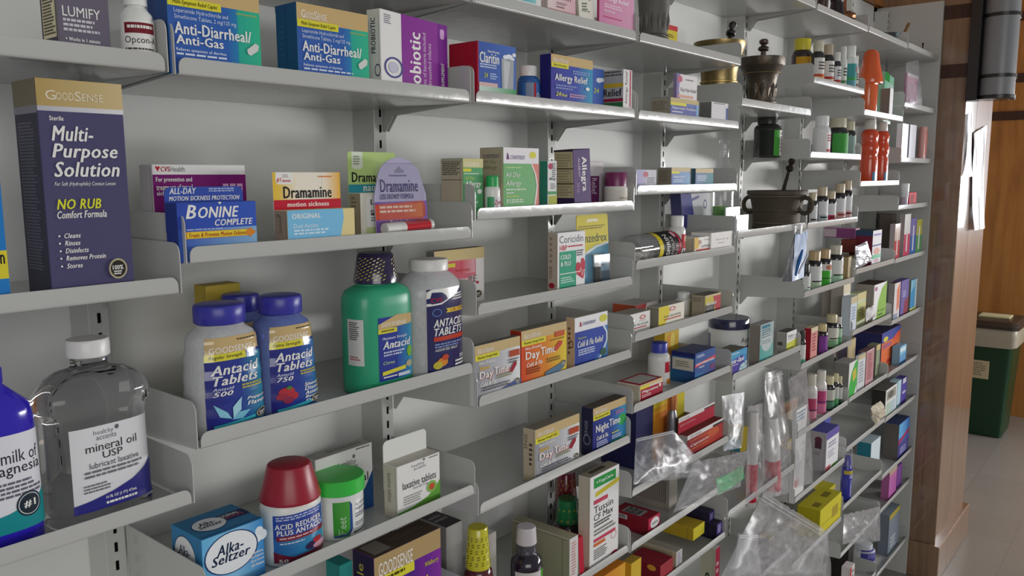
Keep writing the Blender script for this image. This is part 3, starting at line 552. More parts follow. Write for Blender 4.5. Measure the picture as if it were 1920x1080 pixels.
def tabs(cols, n, fill=.7):
    def f(t, rx, h):
        rr = random.Random(n); b = MB()
        for i in range(n):
            a = rr.uniform(0, 6.283); q = rx*.93*(.75 if i % 3 else .35); z = h*(.03+fill*(i/n)); c = cols[i % len(cols)]; p = Vector((math.cos(a)*q*.82, math.sin(a)*q*.5, z)); ax = Vector((rr.uniform(-1, 1), rr.uniform(-1, 1), rr.uniform(-1, 1))).normalized()*.002
            b.tube([p-ax*1.2, p-ax, p+ax, p+ax*1.2], [.0055, .0072, .0072, .0055], c, 'matte', 12)
        o = b.build('tablets', t); o['kind'] = 'stuff'
    return f
bottle('translucent white antacid bottle with a mint leaf label and blue cap', 'b3', 345, 489, 568, ANT, ANC, bm='frost', cc='#3b3aa6', k=.72, n=2.7, yo=.012, ridge=.015, extra=tabs(['#dedcd6', '#d6dcd6', '#e6e2da'], 90), labels=[(.05, .765, 118, 5, '#2c2c86', antlab('500', 'Regular Strength', ['Peppermint', 'Flavor'], '#2f9cb4', mint), 'gloss')], name='antacid_tablet_bottle')
bottle('translucent blue antacid bottle with a berry label and blue cap', 'b3', 470, 590, 552, ANT, ANC, bm='frostblue', cc='#3b3aa6', k=.72, n=2.7, yo=.014, ridge=.015, extra=tabs(['#b9a9c8', '#c8a0b4', '#a9b0d0'], 80), labels=[(.05, .765, 118, 5, '#2c2c86', antlab('750', 'Extra Strength', ['Smooth', 'Dissolve', 'Assorted', 'Berry', 'Flavors'], '#2f7fc0', berry), 'gloss')], name='antacid_tablet_bottle')
bottle('blue antacid bottle almost hidden behind the mint and berry bottles', 'b3', 404, 508, 550, ANT, ANC, bm='frostblue', cc='#35349a', k=.72, n=2.7, yo=.085, ridge=.015, labels=[(.05, .765, 118, 5, '#2c2c86', [('r', 0, 0, 1, .17, GOLD), ('t', 'Antacid', .08, .29, .76, .105, WH, 'bi')], 'gloss')], name='antacid_tablet_bottle')
carton('gold topped carton standing behind the blue antacid caps', 'b3', 392, 455, 537, '#c9b04c', yo=.15, d=.03, front=[('r', 0, .2, 1, 1, '#2f66a8')])
def wrapcap(t, rx, h):
    b = MB(); rr = random.Random(3)
    pf = [(.775, .60), (.80, .60), (.81, .615), (.99, .5), (1.0, .46)]
    for i in range(120):
        a = -190+200*((i*37) % 120)/120; th = R(a); f = .815+.16*((i*7) % 12)/12
        if -105 < a < -78: continue
        q = []
        for du, dv in ((-.06, -.003), (.06, .004), (.06, .011), (-.06, .004)):
            r = rx*(rad(pf, f+dv)+.012); q.append((math.cos(th+du)*r, math.sin(th+du)*r, (f+dv)*h))
        b.face(q, '#c9bc62', 'gloss')
    b.build('shrink_wrap_print', t)
GRN = [(0, .93), (.012, .98), (.03, 1), (.62, 1), (.69, .985), (.735, .9), (.76, .72), (.775, .58), (.79, .56)]
bottle('green antacid liquid bottle with a dark wrapped cap', 'b3', 645, 769, 473, GRN, [(.785, .6), (.79, .62), (.81, .615), (.985, .5), (1, .44)], bc='#35a67c', bm='plastic', cc='#2e2348', cm='gloss', k=.62, n=3.4, yo=.014, ridge=0, extra=wrapcap, name='antacid_liquid_bottle',
  labels=[(.09, .55, 84, 11, '#2c3a98', [('g', .5, .12, 1, 1, '#2c4aa4', '#2f9cc0'), ('p', [(0, .1), (.5, -.02), (1, 0), (1, .15), (0, .19)], GOLD), ('t', 'GOODSENSE', .08, .085, .7, .06, WH, ''), ('r', 0, .18, .5, .25, YEL), ('l', .08, .2, .36, .04, 1, '#4a4410'), ('t', 'Maximum Strength', .1, .31, .68, .055, '#d8dcf0', 'bi'), ('t', 'Antacid', .1, .375, .8, .125, WH, 'bi'), ('l', .12, .54, .6, .09, 2, '#c9d0ea'), ('e', .86, .6, .09, .09, '#7cba3c'), ('t', 'Citrus', .1, .69, .3, .05, '#b9d0a0', 'bi'), ('p', [(.08, .85), (.72, .81), (.72, .87), (.08, .91)], YEL), ('e', .83, .8, .1, .055, '#b8b090'), ('l', .1, .93, .4, .04, 1, WH), ('r', .5, .92, .85, .97, '#d8dce8')], 'gloss'),
          (.22, .55, 34, -75, '#d6d6d0', [('o', 0, 0, 0, 0, .1, INK), ('l', .12, .06, .7, .4, 9, '#4a4a48'), ('l', .12, .8, .7, .1, 2, '#a85a5a')], 'card')])
CVS = [(0, .93), (.012, .98), (.03, 1), (.70, 1), (.76, .98), (.82, .9), (.87, .72), (.895, .56), (.905, .54)]
bottle('white antacid tablet bottle with a navy fruit label', 'b3', 753, 873, 484, CVS, [(.905, .545), (.91, .56), (.985, .56), (1, .53)], bm='frost', cc='#e8e6e2', k=.7, n=2.6, yo=.003, ridge=.015, extra=tabs(['#d8b4a4', '#c9c8a0', '#d8a8b0', '#e0c8a8'], 90, .5), labels=[(.05, .77, 105, 8, '#2b2960', [('p', [(0, .19), (0, .03), (.1, 0), (.85, 0), (.6, .1), (.3, .18)], WH), ('t', 'CVS', .08, .1, .24, .05, '#b81c28'), ('l', .56, .07, .36, .09, 3, WH), ('p', [(.4, .235), (1, .235), (1, .285), (.4, .285), (.44, .26)], '#e6c83a'), ('t', 'CALCIUM', .5, .24, .4, .035, '#a8301c', 'bi'), ('o', .2, .27, .1, .045, .18, '#6a86c8'), ('t', 'ANTACID', .12, .35, .72, .09, WH, 'bi'), ('t', 'TABLETS', .13, .45, .7, .09, WH, 'bi'), ('r', .12, .55, 1, .6, '#c8402c'), ('l', .14, .63, .66, .06, 2, '#8a9cd0'), ('t', 'ASSORTED FRUIT', .14, .69, .54, .03, WH, 'i'), ('e', .3, .85, .12, .05, '#e08a2c'), ('e', .2, .88, .1, .045, '#c8b83a'), ('e', .36, .8, .08, .035, '#c84a2c'), ('t', '250', .72, .8, .2, .04, WH), ('l', .6, .86, .34, .08, 2, WH)], 'gloss')], name='antacid_tablet_bottle')
# --- shelf b4
AK = [('e', .26, .5, .34, .34, '#e4eaf0')]
def ak(rx, ry, cx=.5, cy=.5): return [('e', cx, cy, rx, ry, '#2c3e72'), ('e', cx, cy, rx*.95, ry*.95, '#eef1f4'), ('t', 'Alka-', cx-rx*.55, cy-ry*.5, rx*1.0, ry*.5, '#22304e', 'bi'), ('t', 'Seltzer', cx-rx*.75, cy-ry*.05, rx*1.45, ry*.45, '#22304e', 'bi')]
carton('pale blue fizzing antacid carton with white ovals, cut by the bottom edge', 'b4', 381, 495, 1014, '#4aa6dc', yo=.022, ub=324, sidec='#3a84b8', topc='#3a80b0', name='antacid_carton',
  front=[('g', 0, 0, .5, 1, '#6ab6e4', '#8ecaec'), ('g', .5, 0, 1, 1, '#8ecaec', '#3a8cd0'), ('e', .93, .2, .07, .08, '#e8eef4'), ('e', .98, .28, .08, .09, '#dfe8f0'), ('e', .9, .32, .06, .07, '#eef2f6')]+ak(.44, .36, .46, .38)+[('t', q, .76, .52+.07*i, .22, .05, WH, 'bi') for i, q in enumerate(('Heartburn,', 'Acid Indigestion', 'Upset Stomach', 'with Headache'))],
  left=[('r', 0, .8, 1, 1, '#2a3a66')]+ak(.36, .34, .44, .42), top=[('p', [(.3, .32), (1, .32), (1, .62), (.4, .62)], '#27335c'), ('t', 'ORIGINAL', .5, .36, .4, .1, WH), ('l', .45, .5, .5, .08, 1, '#b84a6a'), ('r', .0, .9, 1, .95, '#2f6ea0')]+ak(.26, .28, .36, .52))
bottle('white acid reducer bottle with a tapering dark red cap', 'b4', 491, 600, 866, [(0, .95), (.01, 1), (.5, 1), (.58, .985), (.62, .93), (.64, .9)], [(.63, .955), (.64, .975), (.66, .97), (.97, .70), (.99, .67), (1, .6)], cc='#a01e34', cm='plastic', k=.8, n=2.3, yo=.016, ridge=.006, name='antacid_tablet_bottle',
  labels=[(.05, .545, 125, -4, '#2e46a0', [('g', 0, 0, 1, .5, '#34449c', '#3a5cb8'), ('g', 0, .5, 1, 1, '#2f6ab0', '#3a9cc0'), ('l', .05, .03, .86, .1, 2, '#b9c4e8'), ('t', 'ACID REDUCER', .03, .18, .82, .11, WH), ('t', 'PLUS ANTACID', .06, .31, .8, .11, WH), ('p', [(.05, .44), (.9, .44), (.93, .49), (.9, .54), (.05, .54)], '#8a2438'), ('l', .1, .47, .75, .05, 1, '#e0c0c4'), ('l', .1, .58, .5, .05, 1, '#cfd8ee'), ('p', [(0, .76), (.3, .9), (.7, .88), (1, .78), (1, 1), (0, 1)], '#7a1c34'), ('e', .62, .78, .12, .08, '#3a2a54'), ('e', .8, .82, .16, .07, '#d8a0b4'), ('e', .74, .7, .1, .06, '#b8323c'), ('t', '50', .08, .92, .14, .07, WH)], 'gloss'), (.05, .545, 62, 88, '#eceae6', [('l', .14, .05, .74, .85, 22, '#77747a')])])
def fleetlid(t, rx, h): pass
bottle('white tub with a bright green lid and green label', 'b4', 588, 683, 888, [(0, .9), (.012, .93), (.7, .965), (.76, .965)], [(.74, .97), (.75, 1.0), (.76, 1.03), (.985, 1.03), (1, 1.0)], bc='#e6e8e6', cc='#3fc84c', yo=.02, ridge=.004, name='suppository_tub', cat='tub',
  labels=[(.06, .66, 150, 8, '#eceeec', [('g', .1, .0, .36, 1, '#3f9a3a', '#52ae44'), ('p', [(.36, 0), (.4, .1), (.41, .8), (.36, .95), (.12, 1), (.1, .95), (.33, .9), (.36, .8)], '#35559c'), ('t', 'Fleet', .18, .42, .12, .5, '#cfe8c8', 'v'), ('t', 'GLYCERIN', .46, .12, .3, .07, '#55526a', ''), ('t', 'suppositories', .46, .22, .5, .12, '#55526a', ''), ('l', .46, .4, .44, .14, 2, '#8a8894'), ('l', .46, .66, .44, .12, 2, '#8a8894'), ('l', .42, .9, .5, .08, 1, '#55524c')], 'gloss')])
carton('white laxative carton with a navy corner behind the green lidded tub', 'b4', 593, 699, 864, '#eceae8', yo=.085, ub=571, sidec='#c9c8c4', topc='#c0bfbb', name='laxative_carton', front=[('p', [(0, 1), (0, .95), (.6, .86), (.85, .66), (1, .42), (1, 1)], '#2a5288'), ('t', 'healthy', .38, .15, .32, .1, '#77757c', ''), ('t', 'accents', .45, .25, .28, .07, '#77757c', ''), ('e', .66, .12, .025, .03, '#77757c'), ('l', .7, .02, .26, .03, 1, '#55524c'), ('t', 'mineral', .36, .42, .55, .13, INK, '')], top=[('l', .3, .3, .6, .4, 2, '#8a8884')])
carton('white laxative tablets carton with a green corner and blank header', 'b4', 745, 825, 877, '#eeecea', yo=.018, ub=720, sidec='#d6cfc0', topc='#c9c4b8', name='laxative_carton', left=[('t', 'laxative tablets', .3, .16, .3, .6, '#6b665c', 'V')],
  front=[('p', [(0, 1), (0, .96), (.35, .93), (.7, .84), (.9, .7), (1, .56), (1, 1)], '#6aa844'), ('t', 'healthy', .33, .06, .3, .08, '#77757c', ''), ('t', 'accents', .38, .14, .28, .05, '#77757c', ''), ('e', .62, .03, .025, .025, '#77757c'), ('t', 'laxative tablets', .12, .36, .78, .15, INK, ''), ('t', 'bisacodyl, 5 mg', .36, .52, .34, .07, '#77757c', ''), ('l', .14, .66, .42, .2, 4, '#a9a7a4'), ('e', .79, .66, .12, .12, '#8cc05a'), ('e', .79, .66, .07, .07, '#c85a3c'), ('l', .74, .03, .22, .03, 1, '#55524c')], tab=dict(v=829, r=.008, c='#e6e6e2', x=(0, 1.0)))
# --- shelf b5
carton('purple acid reducer carton with a gold band, cut by the bottom edge', 'b5', 704, 827, 1048, '#5c2c96', yo=.012, ub=664, sidec='#32284c', topc='#54463c', name='acid_reducer_carton', left=[('t', 'eprazole', .2, .1, .4, .6, '#d8cc5a', 'v')], top=[('r', .06, .1, .3, .85, '#8a837c'), ('l', .4, .3, .5, .3, 2, '#6b5c50')],
  front=[('r', 0, .0, 1, .2, '#b59a6c'), ('g', .5, .2, .75, 1, '#4a2a86', '#7a2a9c'), ('g', .75, .2, 1, 1, '#6a2a96', '#8a34a4'), ('t', 'GOODSENSE', .06, .07, .5, .13, WH, ''), ('r', 0, .2, .58, .29, YEL), ('l', .05, .22, .5, .05, 1, '#4a4410'), ('l', .06, .31, .5, .05, 1, WH), ('t', 'Omeprazole', .05, .4, .8, .2, '#e0d83c', 'bi'), ('t', '20 mg', .6, .6, .24, .1, WH, ''), ('t', 'Wildberry', .74, .27, .22, .06, '#c9b84a', 'bi'), ('p', [(.86, .5), (.95, .48), (.95, .54)], '#e08a2c')])
carton('teal carton edge beside the purple acid reducer carton', 'b5', 640, 664, 1062, '#2f8a86', yo=.03, d=.03)
# ------------------------------------------------------------------ stock: third and fourth bays
def white_lab(t, c='#b82838', ts=.5): return [('t', t, .12, .08, .7, .16, INK), ('r', .1, .3, .9, .42, c), ('l', .14, .5, .7, .4, 5, '#77747a')]
# --- shelf c0 (cut by the top edge)
carton('teal and white carton beside the cream carton, cut by the top edge', 'c0', 962, 1015, -60, '#e4e6e4', yo=.012, d=.04, front=[('g', 0, 0, .8, .96, '#3aa0b4', '#8fd0d4'), ('l', .1, .5, .6, .3, 3, '#e8f0f0')])
carton('cream and pink carton beside the leaning white carton, cut by the top edge', 'c0', 1027, 1079, -45, '#e6d8d4', yo=.012, d=.04, sidec='#c9b8b4', front=[('g', 0, .3, 1, .98, '#ead8d4', '#e2b4bc'), ('t', 'ALLERGY', .2, .5, .66, .12, '#4a3c40'), ('l', .3, .72, .4, .1, 2, '#8a6a74'), ('l', .3, .85, .3, .08, 1, '#8a6a74'), ('r', .0, .97, 1, 1, '#b88a8a')])
carton('narrow white carton leaning beside the pink allergy carton', 'c0', 1088, 1117, -50, '#e6e2d8', yo=.012, d=.045, lean=-7, sidec='#c4beb0', front=[('t', 'Allergy', .15, .55, .7, .08, '#4c6a3c', ''), ('l', .2, .68, .4, .2, 3, '#77846a'), ('t', '10mg', .2, .85, .5, .06, '#4c6a3c', '')])
carton('bright pink allergy relief carton beside the grey footed mortar', 'c0', 1124, 1196, -70, '#d890b4', yo=.006, ub=1119, sidec='#b84a6c', name='allergy_carton', front=[('r', 0, 0, 1, .3, '#e4c4d4'), ('g', 0, .3, 1, 1, '#d486ae', '#e0a4c4'), ('t', 'Allergy Relief', .12, .52, .72, .1, '#f6e8ee'), ('l', .14, .66, .62, .08, 2, '#f0d4e0'), ('t', 'Dye-Free', .14, .76, .3, .05, WH), ('l', .1, .88, .72, .04, 1, '#c84a84')])
# --- shelf c1
carton('red sided blue allergy carton with white clouds and a clear window', 'c1', 895.5, 967, 76, '#b01e36', yo=.004, ub=842, name='allergy_carton', topc='#2a2428', front=[('g', 0, 0, 1, 1, '#3d5cae', '#4a70c0'), ('r', 0, 0, .025, 1, '#b01e36'), ('t', 'Non-Drowsy', .26, .15, .3, .06, WH), ('t', 'Claritin', .05, .2, .5, .22, WH), ('l', .06, .44, .44, .1, 2, '#cdd8f0'), ('e', .72, .24, .07, .045, '#e8eef6'), ('e', .82, .22, .09, .05, '#eef2f8'), ('e', .9, .26, .06, .035, '#e4ecf4'), ('e', .95, .17, .05, .04, '#eef2f8'), ('p', [(.6, .28), (.94, .28), (.92, .95), (.62, .95)], '#a9adb0'), ('p', [(.66, .3), (.84, .34), (.76, .9), (.68, .94)], '#c9ccce'), ('t', '24', .15, .62, .1, .1, '#c9d24a', 'bi'), ('l', .3, .62, .2, .14, 3, '#b4c8ec'), ('r', .025, .82, .5, .9, '#d8b8b4'), ('g', .025, .9, 1, 1, '#cfe0d8', '#3f9a5c')], key='cl')
bottle('small blue allergy bottle with a white cap behind the shelf lip', 'c1', 969, 1012, 124, PB1, PC1, bc='#2b62a8', bm='gloss', yo=.02, labels=[(.05, .60, 160, 0, '#3a74c0', [('r', .1, 0, .36, 1, '#8a9ab4'), ('r', .36, 0, .44, 1, '#b8303c'), ('t', 'Claritin', .46, .4, .4, .25, WH)])], name='allergy_bottle')
AL = [('g', 0, .1, .6, 1, '#36359a', '#3a4cae'), ('g', .6, .1, 1, 1, '#3a4cae', '#2f9cc0')]+gs(.21, 'Non-Drowsy', .4)+[('l', .5, .3, .46, .1, 2, '#8aa8d8'), ('t', 'Allergy Relief', .08, .42, .78, .2, WH), ('l', .1, .66, .5, .12, 2, '#8a9cd4'), ('t', '24', .1, .82, .12, .1, '#e0e04a', 'bi'), ('t', 'Hour', .23, .85, .14, .07, '#e0e04a', 'bi'), ('l', .42, .84, .44, .1, 2, '#d8a0b8'), ('e', .86, .68, .05, .04, WH)]
carton('dark blue allergy relief carton with a gold top band', 'c1', 1033, 1111, 100, '#3a4cae', AL, yo=.006, ub=1012, sidec='#2b2a74', name='allergy_carton', topc='#4a4468')
carton('blue allergy carton with a cloud peeping out behind the gold banded one', 'c1', 1080, 1132, 122, '#4267ba', yo=.03, d=.03, name='allergy_carton', front=[('e', .82, .32, .1, .07, '#e8eef6'), ('e', .92, .3, .08, .06, '#dfe8f2'), ('t', '24', .62, .55, .2, .14, '#c9d24a', 'bi')])
carton('narrow white end of a silver and green allergy relief carton', 'c1', 1168.5, 1185, 129, '#e8e4e2', yo=.004, ub=1131, name='allergy_carton', sidec='#b9b8ba', left=[('l', .05, .04, .9, .16, 2, '#55524f'), ('r', 0, .36, 1, .47, '#d8b83a'), ('t', 'Relief', .02, .5, .9, .2, INK), ('r', 0, .76, 1, .84, '#a82a44'), ('r', 0, .86, 1, 1, '#3f7a4a')], front=[('t', 'Allergy Relief', .2, .05, .34, .86, '#3a3034', 'v'), ('r', .72, .02, .86, .98, '#b8405a')])
# --- shelf c2
AG = [('r', 0, 0, 1, .18, '#d8cf94'), ('t', 'GOODSENSE', .1, .08, .7, .07, WH, ''), ('r', 0, .2, .4, .26, YEL), ('l', .05, .29, .8, .04, 1, '#d8e8d8'), ('t', 'All Day', .08, .36, .5, .07, '#d8e06a', 'i'), ('t', 'Allergy', .06, .45, .84, .14, WH, 'bi'), ('e', .8, .66, .12, .05, WH), ('l', .1, .74, .6, .18, 3, '#d8e8d8')]
carton('small green all day allergy carton with cream side panel', 'c2', 868.5, 906, 297, '#5aa870', AG, yo=.022, ub=827, sidec='#c2b6a0', topc='#6a4e40', name='allergy_carton', left=[('o', .5, .3, 0, 0, .1, INK), ('l', .08, .08, .8, .26, 7, '#55504a'), ('r', .04, .05, .94, .06, '#3a3632'), ('r', .04, .42, .94, .43, '#3a3632')])
bottle('small white allergy bottle with a green cap', 'c2', 908, 938, 329, PB1, [(.52, .78), (.53, .84), (.95, .8), (.99, .76), (1, .7)], cc='#2fae5a', yo=.004, labels=[(.05, .50, 170, 0, '#e8e6ec', [('g', 0, 0, .3, 1, '#3f9a5c', '#6ab48a'), ('t', 'Zyrtec', .3, .15, .5, .35, '#b83a5c', 'bi'), ('e', .42, .65, .1, .14, '#c8305a')])], name='allergy_bottle')
carton('tall green and pink all day allergy carton with a white band', 'c2', 944, 1010, 276, '#78b87a', yo=.01, ub=900, sidec='#bfb298', topc='#5a463c', name='allergy_carton', left=[('t', 'COUNTRYBODY', .12, .11, .72, .07, '#5a4a6a'), ('t', 'All Day', .16, .21, .56, .07, '#8a8a4a', 'i'), ('t', 'Allergy', .16, .3, .6, .08, '#8a8a4a', 'i')], front=[('r', 0, 0, 1, .27, '#f0ecf0'), ('p', [(.08, .2), (.1, .08), (.14, .12), (.16, .2)], '#6a3a74'), ('t', 'COUNTRYBODY', .18, .13, .42, .07, '#7a6a94'), ('e', .82, .12, .1, .06, '#e0d84a'), ('p', [(.76, .27), (.9, .45), (.96, .65), (.92, .85), (.84, .99), (1, .99), (1, .27)], '#e08a7c'), ('p', [(.76, .27), (.88, .45), (.93, .65), (.89, .85), (.82, .99), (.86, .99), (.94, .85), (.97, .65), (.92, .45), (.8, .27)], '#f0e4e0'), ('l', .06, .33, .6, .03, 1, '#d8e89a'), ('t', 'All Day', .05, .42, .42, .1, WH, 'i'), ('t', 'Allergy', .05, .56, .44, .11, WH, 'i'), ('l', .06, .7, .7, .04, 1, '#e0ecd8'), ('l', .06, .76, .3, .03, 1, WH), ('l', .06, .82, .42, .03, 1, '#d8e06a'), ('l', .06, .88, .66, .07, 2, '#e0ecd8')])
carton('narrow white and green allergy carton beside the purple leaning carton', 'c2', 1027, 1044, 301, '#e4e4e2', yo=.008, ub=1012, sidec='#3f8a7c', name='allergy_carton', front=[('e', .3, .13, .26, .07, '#b8305a'), ('l', .45, .06, .45, .34, 7, '#6a6878'), ('t', 'Allergy', .12, .38, .76, .08, '#26324c', 'bi'), ('l', .3, .52, .6, .14, 3, '#8a8894'), ('r', 0, .7, 1, .77, '#4a9a5c'), ('r', .1, .8, 1, 1, '#b0b43a')])
carton('purple allergy carton leaning over with big upright white lettering', 'c2', 1078, 1110, 281, '#523670', yo=.012, ub=1043, lean=-4, sidec='#c4b692', topc='#2c2030', name='allergy_carton', left=[('r', 0, 0, 1, .03, '#2c2030'), ('l', .1, .08, .8, .8, 16, '#9a8e70'), ('r', 0, .34, 1, .36, '#4a4034'), ('r', 0, .62, 1, .64, '#4a4034'), ('r', 0, .9, 1, 1, '#3c2a50')], front=[('t', 'Allegra', .42, .14, .36, .66, WH, 'bV'), ('t', 'ALLERGY', .28, .16, .12, .36, '#e0d4ea', 'V'), ('t', '24 hr', .18, .62, .14, .2, '#c8a0c8', 'V')])
carton('white and purple carton between the leaning carton and the vitamin jar', 'c2', 1100, 1131, 303, '#d8d2d4', yo=.06, d=.04, front=[('r', 0, .35, .75, 1, '#6a3060'), ('t', 'Relief', .3, .4, .3, .4, '#d8c8d4', 'V')])
bottle('squat white vitamin jar with a maroon cap', 'c2', 1134, 1178, 323, [(0, .92), (.02, .98), (.05, 1), (.56, 1), (.62, .95), (.64, .9)], [(.60, .9), (.61, .94), (.97, .94), (1, .88)], bc='#e2dfd6', cc='#7c2a5c', yo=.004, labels=[(.08, .54, 200, 0, '#dcd6cc', [('t', 'allergy', .3, .4, .3, .2, '#8a6a4a', ''), ('r', 0, .75, .6, 1, '#8a3a3c'), ('r', .62, .1, .7, .95, '#8a8694'), ('r', .74, .1, .82, .95, '#c8b060'), ('r', .86, .1, .92, .95, '#8a8694')])], name='allergy_bottle')
# --- shelf c3
carton('red and white sinus carton with a gold top showing behind the antacid bottle', 'c3', 815, 908, 472, '#ece8e6', yo=.09, ub=800, sidec='#8a8880', topc='#8f8468', name='cold_relief_carton', front=[('r', 0, 0, 1, .2, '#d8c48e'), ('g', 0, .2, .82, .62, '#d0304a', '#e07a8a'), ('g', .5, .2, .8, .45, '#d84a5c', '#eab4bc'), ('r', 0, .24, .4, .31, YEL), ('t', 'Non-Drowsy', .4, .35, .3, .07, '#c83a2c', 'bi'), ('t', 'Congestant PE', .1, .5, .75, .13, WH), ('t', 'PE', .66, .5, .18, .13, '#8a8688'), ('e', .85, .64, .03, .025, '#b82838'), ('r', .3, .84, .78, .92, '#b82838')]+seal(.86, .85, .08, .07))
carton('white cold and flu carton with a green square and red heart', 'c3', 1045.5, 1097, 437, '#f0eeee', yo=.01, ub=1027, sidec='#c2b2a2', name='cold_relief_carton', left=[('l', .2, .08, .3, .5, 5, '#9a8a7c'), ('t', 'COLD', .15, .6, .3, .22, INK, 'v'), ('e', .42, .94, .3, .05, '#a82838')],
  front=[('t', 'Coricidin', .06, .06, .86, .13, '#2c3a52', ''), ('t', 'HBP', .07, .23, .26, .09, '#c8283c'), ('l', .36, .245, .56, .05, 1, '#c8283c'), ('r', .06, .34, .66, 1.0, '#1fa07c'), ('t', 'COLD', .1, .4, .36, .08, WH), ('t', '& FLU', .1, .52, .36, .08, WH), ('l', .68, .34, .26, .12, 3, '#44505a'), ('p', [(.64, .68), (.66, .6), (.72, .56), (.79, .58), (.82, .62), (.86, .5), (.93, .5), (.99, .58), (.98, .72), (.93, .88), (.82, .84), (.68, .78)], '#c4203c'), ('p', [(.06, .73), (.8, .73), (.84, .66), (.88, .8), (.92, .72), (.99, .72), (.99, .735), (.925, .735), (.88, .83), (.84, .69), (.81, .745), (.06, .745)], WH), ('l', .1, .8, .5, .12, 3, '#bfe4d4')])
blister('yellow and blue blister card with a white nasal inhaler', 'c3', 1086, 1144, 404, '#d8c83a', [('r', 0, .42, 1, 1, '#7ab0cc'), ('p', [(0, .42), (1, .42), (1, .38), (.6, .42), (.2, .52), (0, .56)], '#d8c83a'), ('p', [(0, .56), (.2, .52), (.6, .43), (1, .39), (1, .42), (.6, .46), (.2, .56), (0, .6)], '#e8f0f0'), ('p', [(.28, .1), (.34, .06), (.64, .06), (.7, .1)], '#ece8d0'), ('l', .05, .15, .9, .06, 2, '#8a7c2c'), ('t', 'Benzedrex', .03, .26, .92, .12, '#2a4a54', ''), ('r', .7, .8, 1, 1, '#2c5a74'), ('l', .66, .55, .25, .2, 4, '#4a7088')], .04, 'nasal_inhaler_blister', shape='r', back=3, cells=[(.2, .52, .78, .98, .02)], tubes=[(.48, .55, .48, .97, .0075, '#e8e6e4', '#2c3438', '#f0eeec')])
# --- shelf c4
def daytime(top, c0, c1, severe=True):
    return [('g', 0, 0, .55, 1, c0, c1), ('g', .55, 0, 1, 1, c1, top)]+gs(.2, 'Maximum Strength Relief', .52, '#cdb483', .19)+[('t', 'Non-Drowsy', .07, .33, .36, .065, WH, 'bi')]+([('t', 'Severe', .08, .41, .22, .09, '#e8b83a', 'bi')] if severe else [])+[('t', 'Day', .08, .52 if severe else .42, .3, .2, WH, 'b'), ('t', 'Time', .4, .5 if severe else .4, .33, .165, WH, 'b'), ('t', 'Cold & Flu', .1, .74 if severe else .64, .34, .08, WH, 'bi')]
carton('silver severe cold carton beside the orange cold carton', 'c4', 891, 975, 650, '#d8d8da', daytime('#eeeef0', '#9a9aa0', '#c0c0c6')+[('t', 'Day', .085, .525, .3, .2, '#b02034', 'b'), ('t', 'Time', .405, .505, .33, .165, '#b02034', 'b'), ('t', 'Day', .08, .52, .29, .19, WH, 'b'), ('t', 'Time', .4, .5, .32, .155, WH, 'b'), ('r', .74, .25, .97, .38, '#b84a2c'), ('p', [(.76, .62), (.84, .5), (.9, .5), (.9, .56), (.8, .7), (.75, .68)], '#a01e34'), ('l', .72, .42, .26, .1, 2, '#66646c'), ('l', .45, .68, .4, .08, 2, '#8a8a5c'), ('l', .14, .84, .7, .1, 2, '#66646c'), ('p', [(.55, .97), (.9, .88), (1, .88), (1, .97)], '#4a5c94')]+seal(.92, .9, .05, .06), yo=.004, ub=880, topc='#77746c', name='cold_relief_carton')
carton('orange and yellow cold and flu carton', 'c4', 977.5, 1062, 622, '#e0702c', daytime('#e6cf3a', '#d84a24', '#e08a2c', False)+[('r', .72, .16, .94, .27, '#c85a2c'), ('p', [(.7, .48), (.82, .36), (.89, .37), (.88, .44), (.76, .55), (.7, .54)], '#c84a34'), ('l', .62, .3, .34, .04, 1, '#8a6a2c'), ('l', .1, .74, .34, .14, 3, '#8a3a1c'), ('l', .54, .66, .32, .1, 2, '#7a6a2c'), ('p', [(.5, .92), (.85, .82), (.95, .82), (.95, .9), (.9, .94), (.5, 1)], '#5a7a94')]+seal(.92, .83, .055, .055), yo=.006, ub=957, sidec='#a83224', topc='#8f8a7c', name='cold_relief_carton')
carton('white and blue cold and flu relief carton with a round blue field', 'c4', 1077.5, 1139, 597, '#f0eef0', yo=.01, ub=1061, sidec='#cdbf98', topc='#b4aea0', name='cold_relief_carton', left=[('l', .25, .2, .3, .6, 6, '#6a5f4a'), ('o', .6, .55, .25, .08, .3, '#4a4434')],
  front=[('r', 0, .3, 1, 1, '#3a7cc0'), ('g', 0, .3, .6, 1, '#2a3f9a', '#2c4cae'), ('p', [(.6, .3), (.84, .3), (.95, .45), (.96, .62), (.85, .8), (.6, .97), (.6, 1), (.5, 1), (.5, .3)], '#2b48a8'), ('p', [(.84, .3), (.95, .45), (.96, .62), (.85, .8), (.6, 1), (.66, 1), (.9, .82), (1, .62), (.99, .44), (.9, .3)], '#d8e4ec'), ('p', [(.14, .2), (.15, .09), (.19, .13), (.2, .2)], '#a8304a'), ('t', 'COUNTRYBODY', .22, .12, .4, .07, '#6a6a94'), ('e', .86, .13, .12, .08, '#d8d44a'), ('t', 'Daytime', .1, .42, .24, .05, '#d8e04a', 'i'), ('t', 'Cold & Flu Relief', .08, .5, .78, .13, WH, 'bi'), ('l', .1, .68, .62, .14, 3, '#cfd8f0'), ('e', .86, .86, .1, .08, '#2c5a4c')])
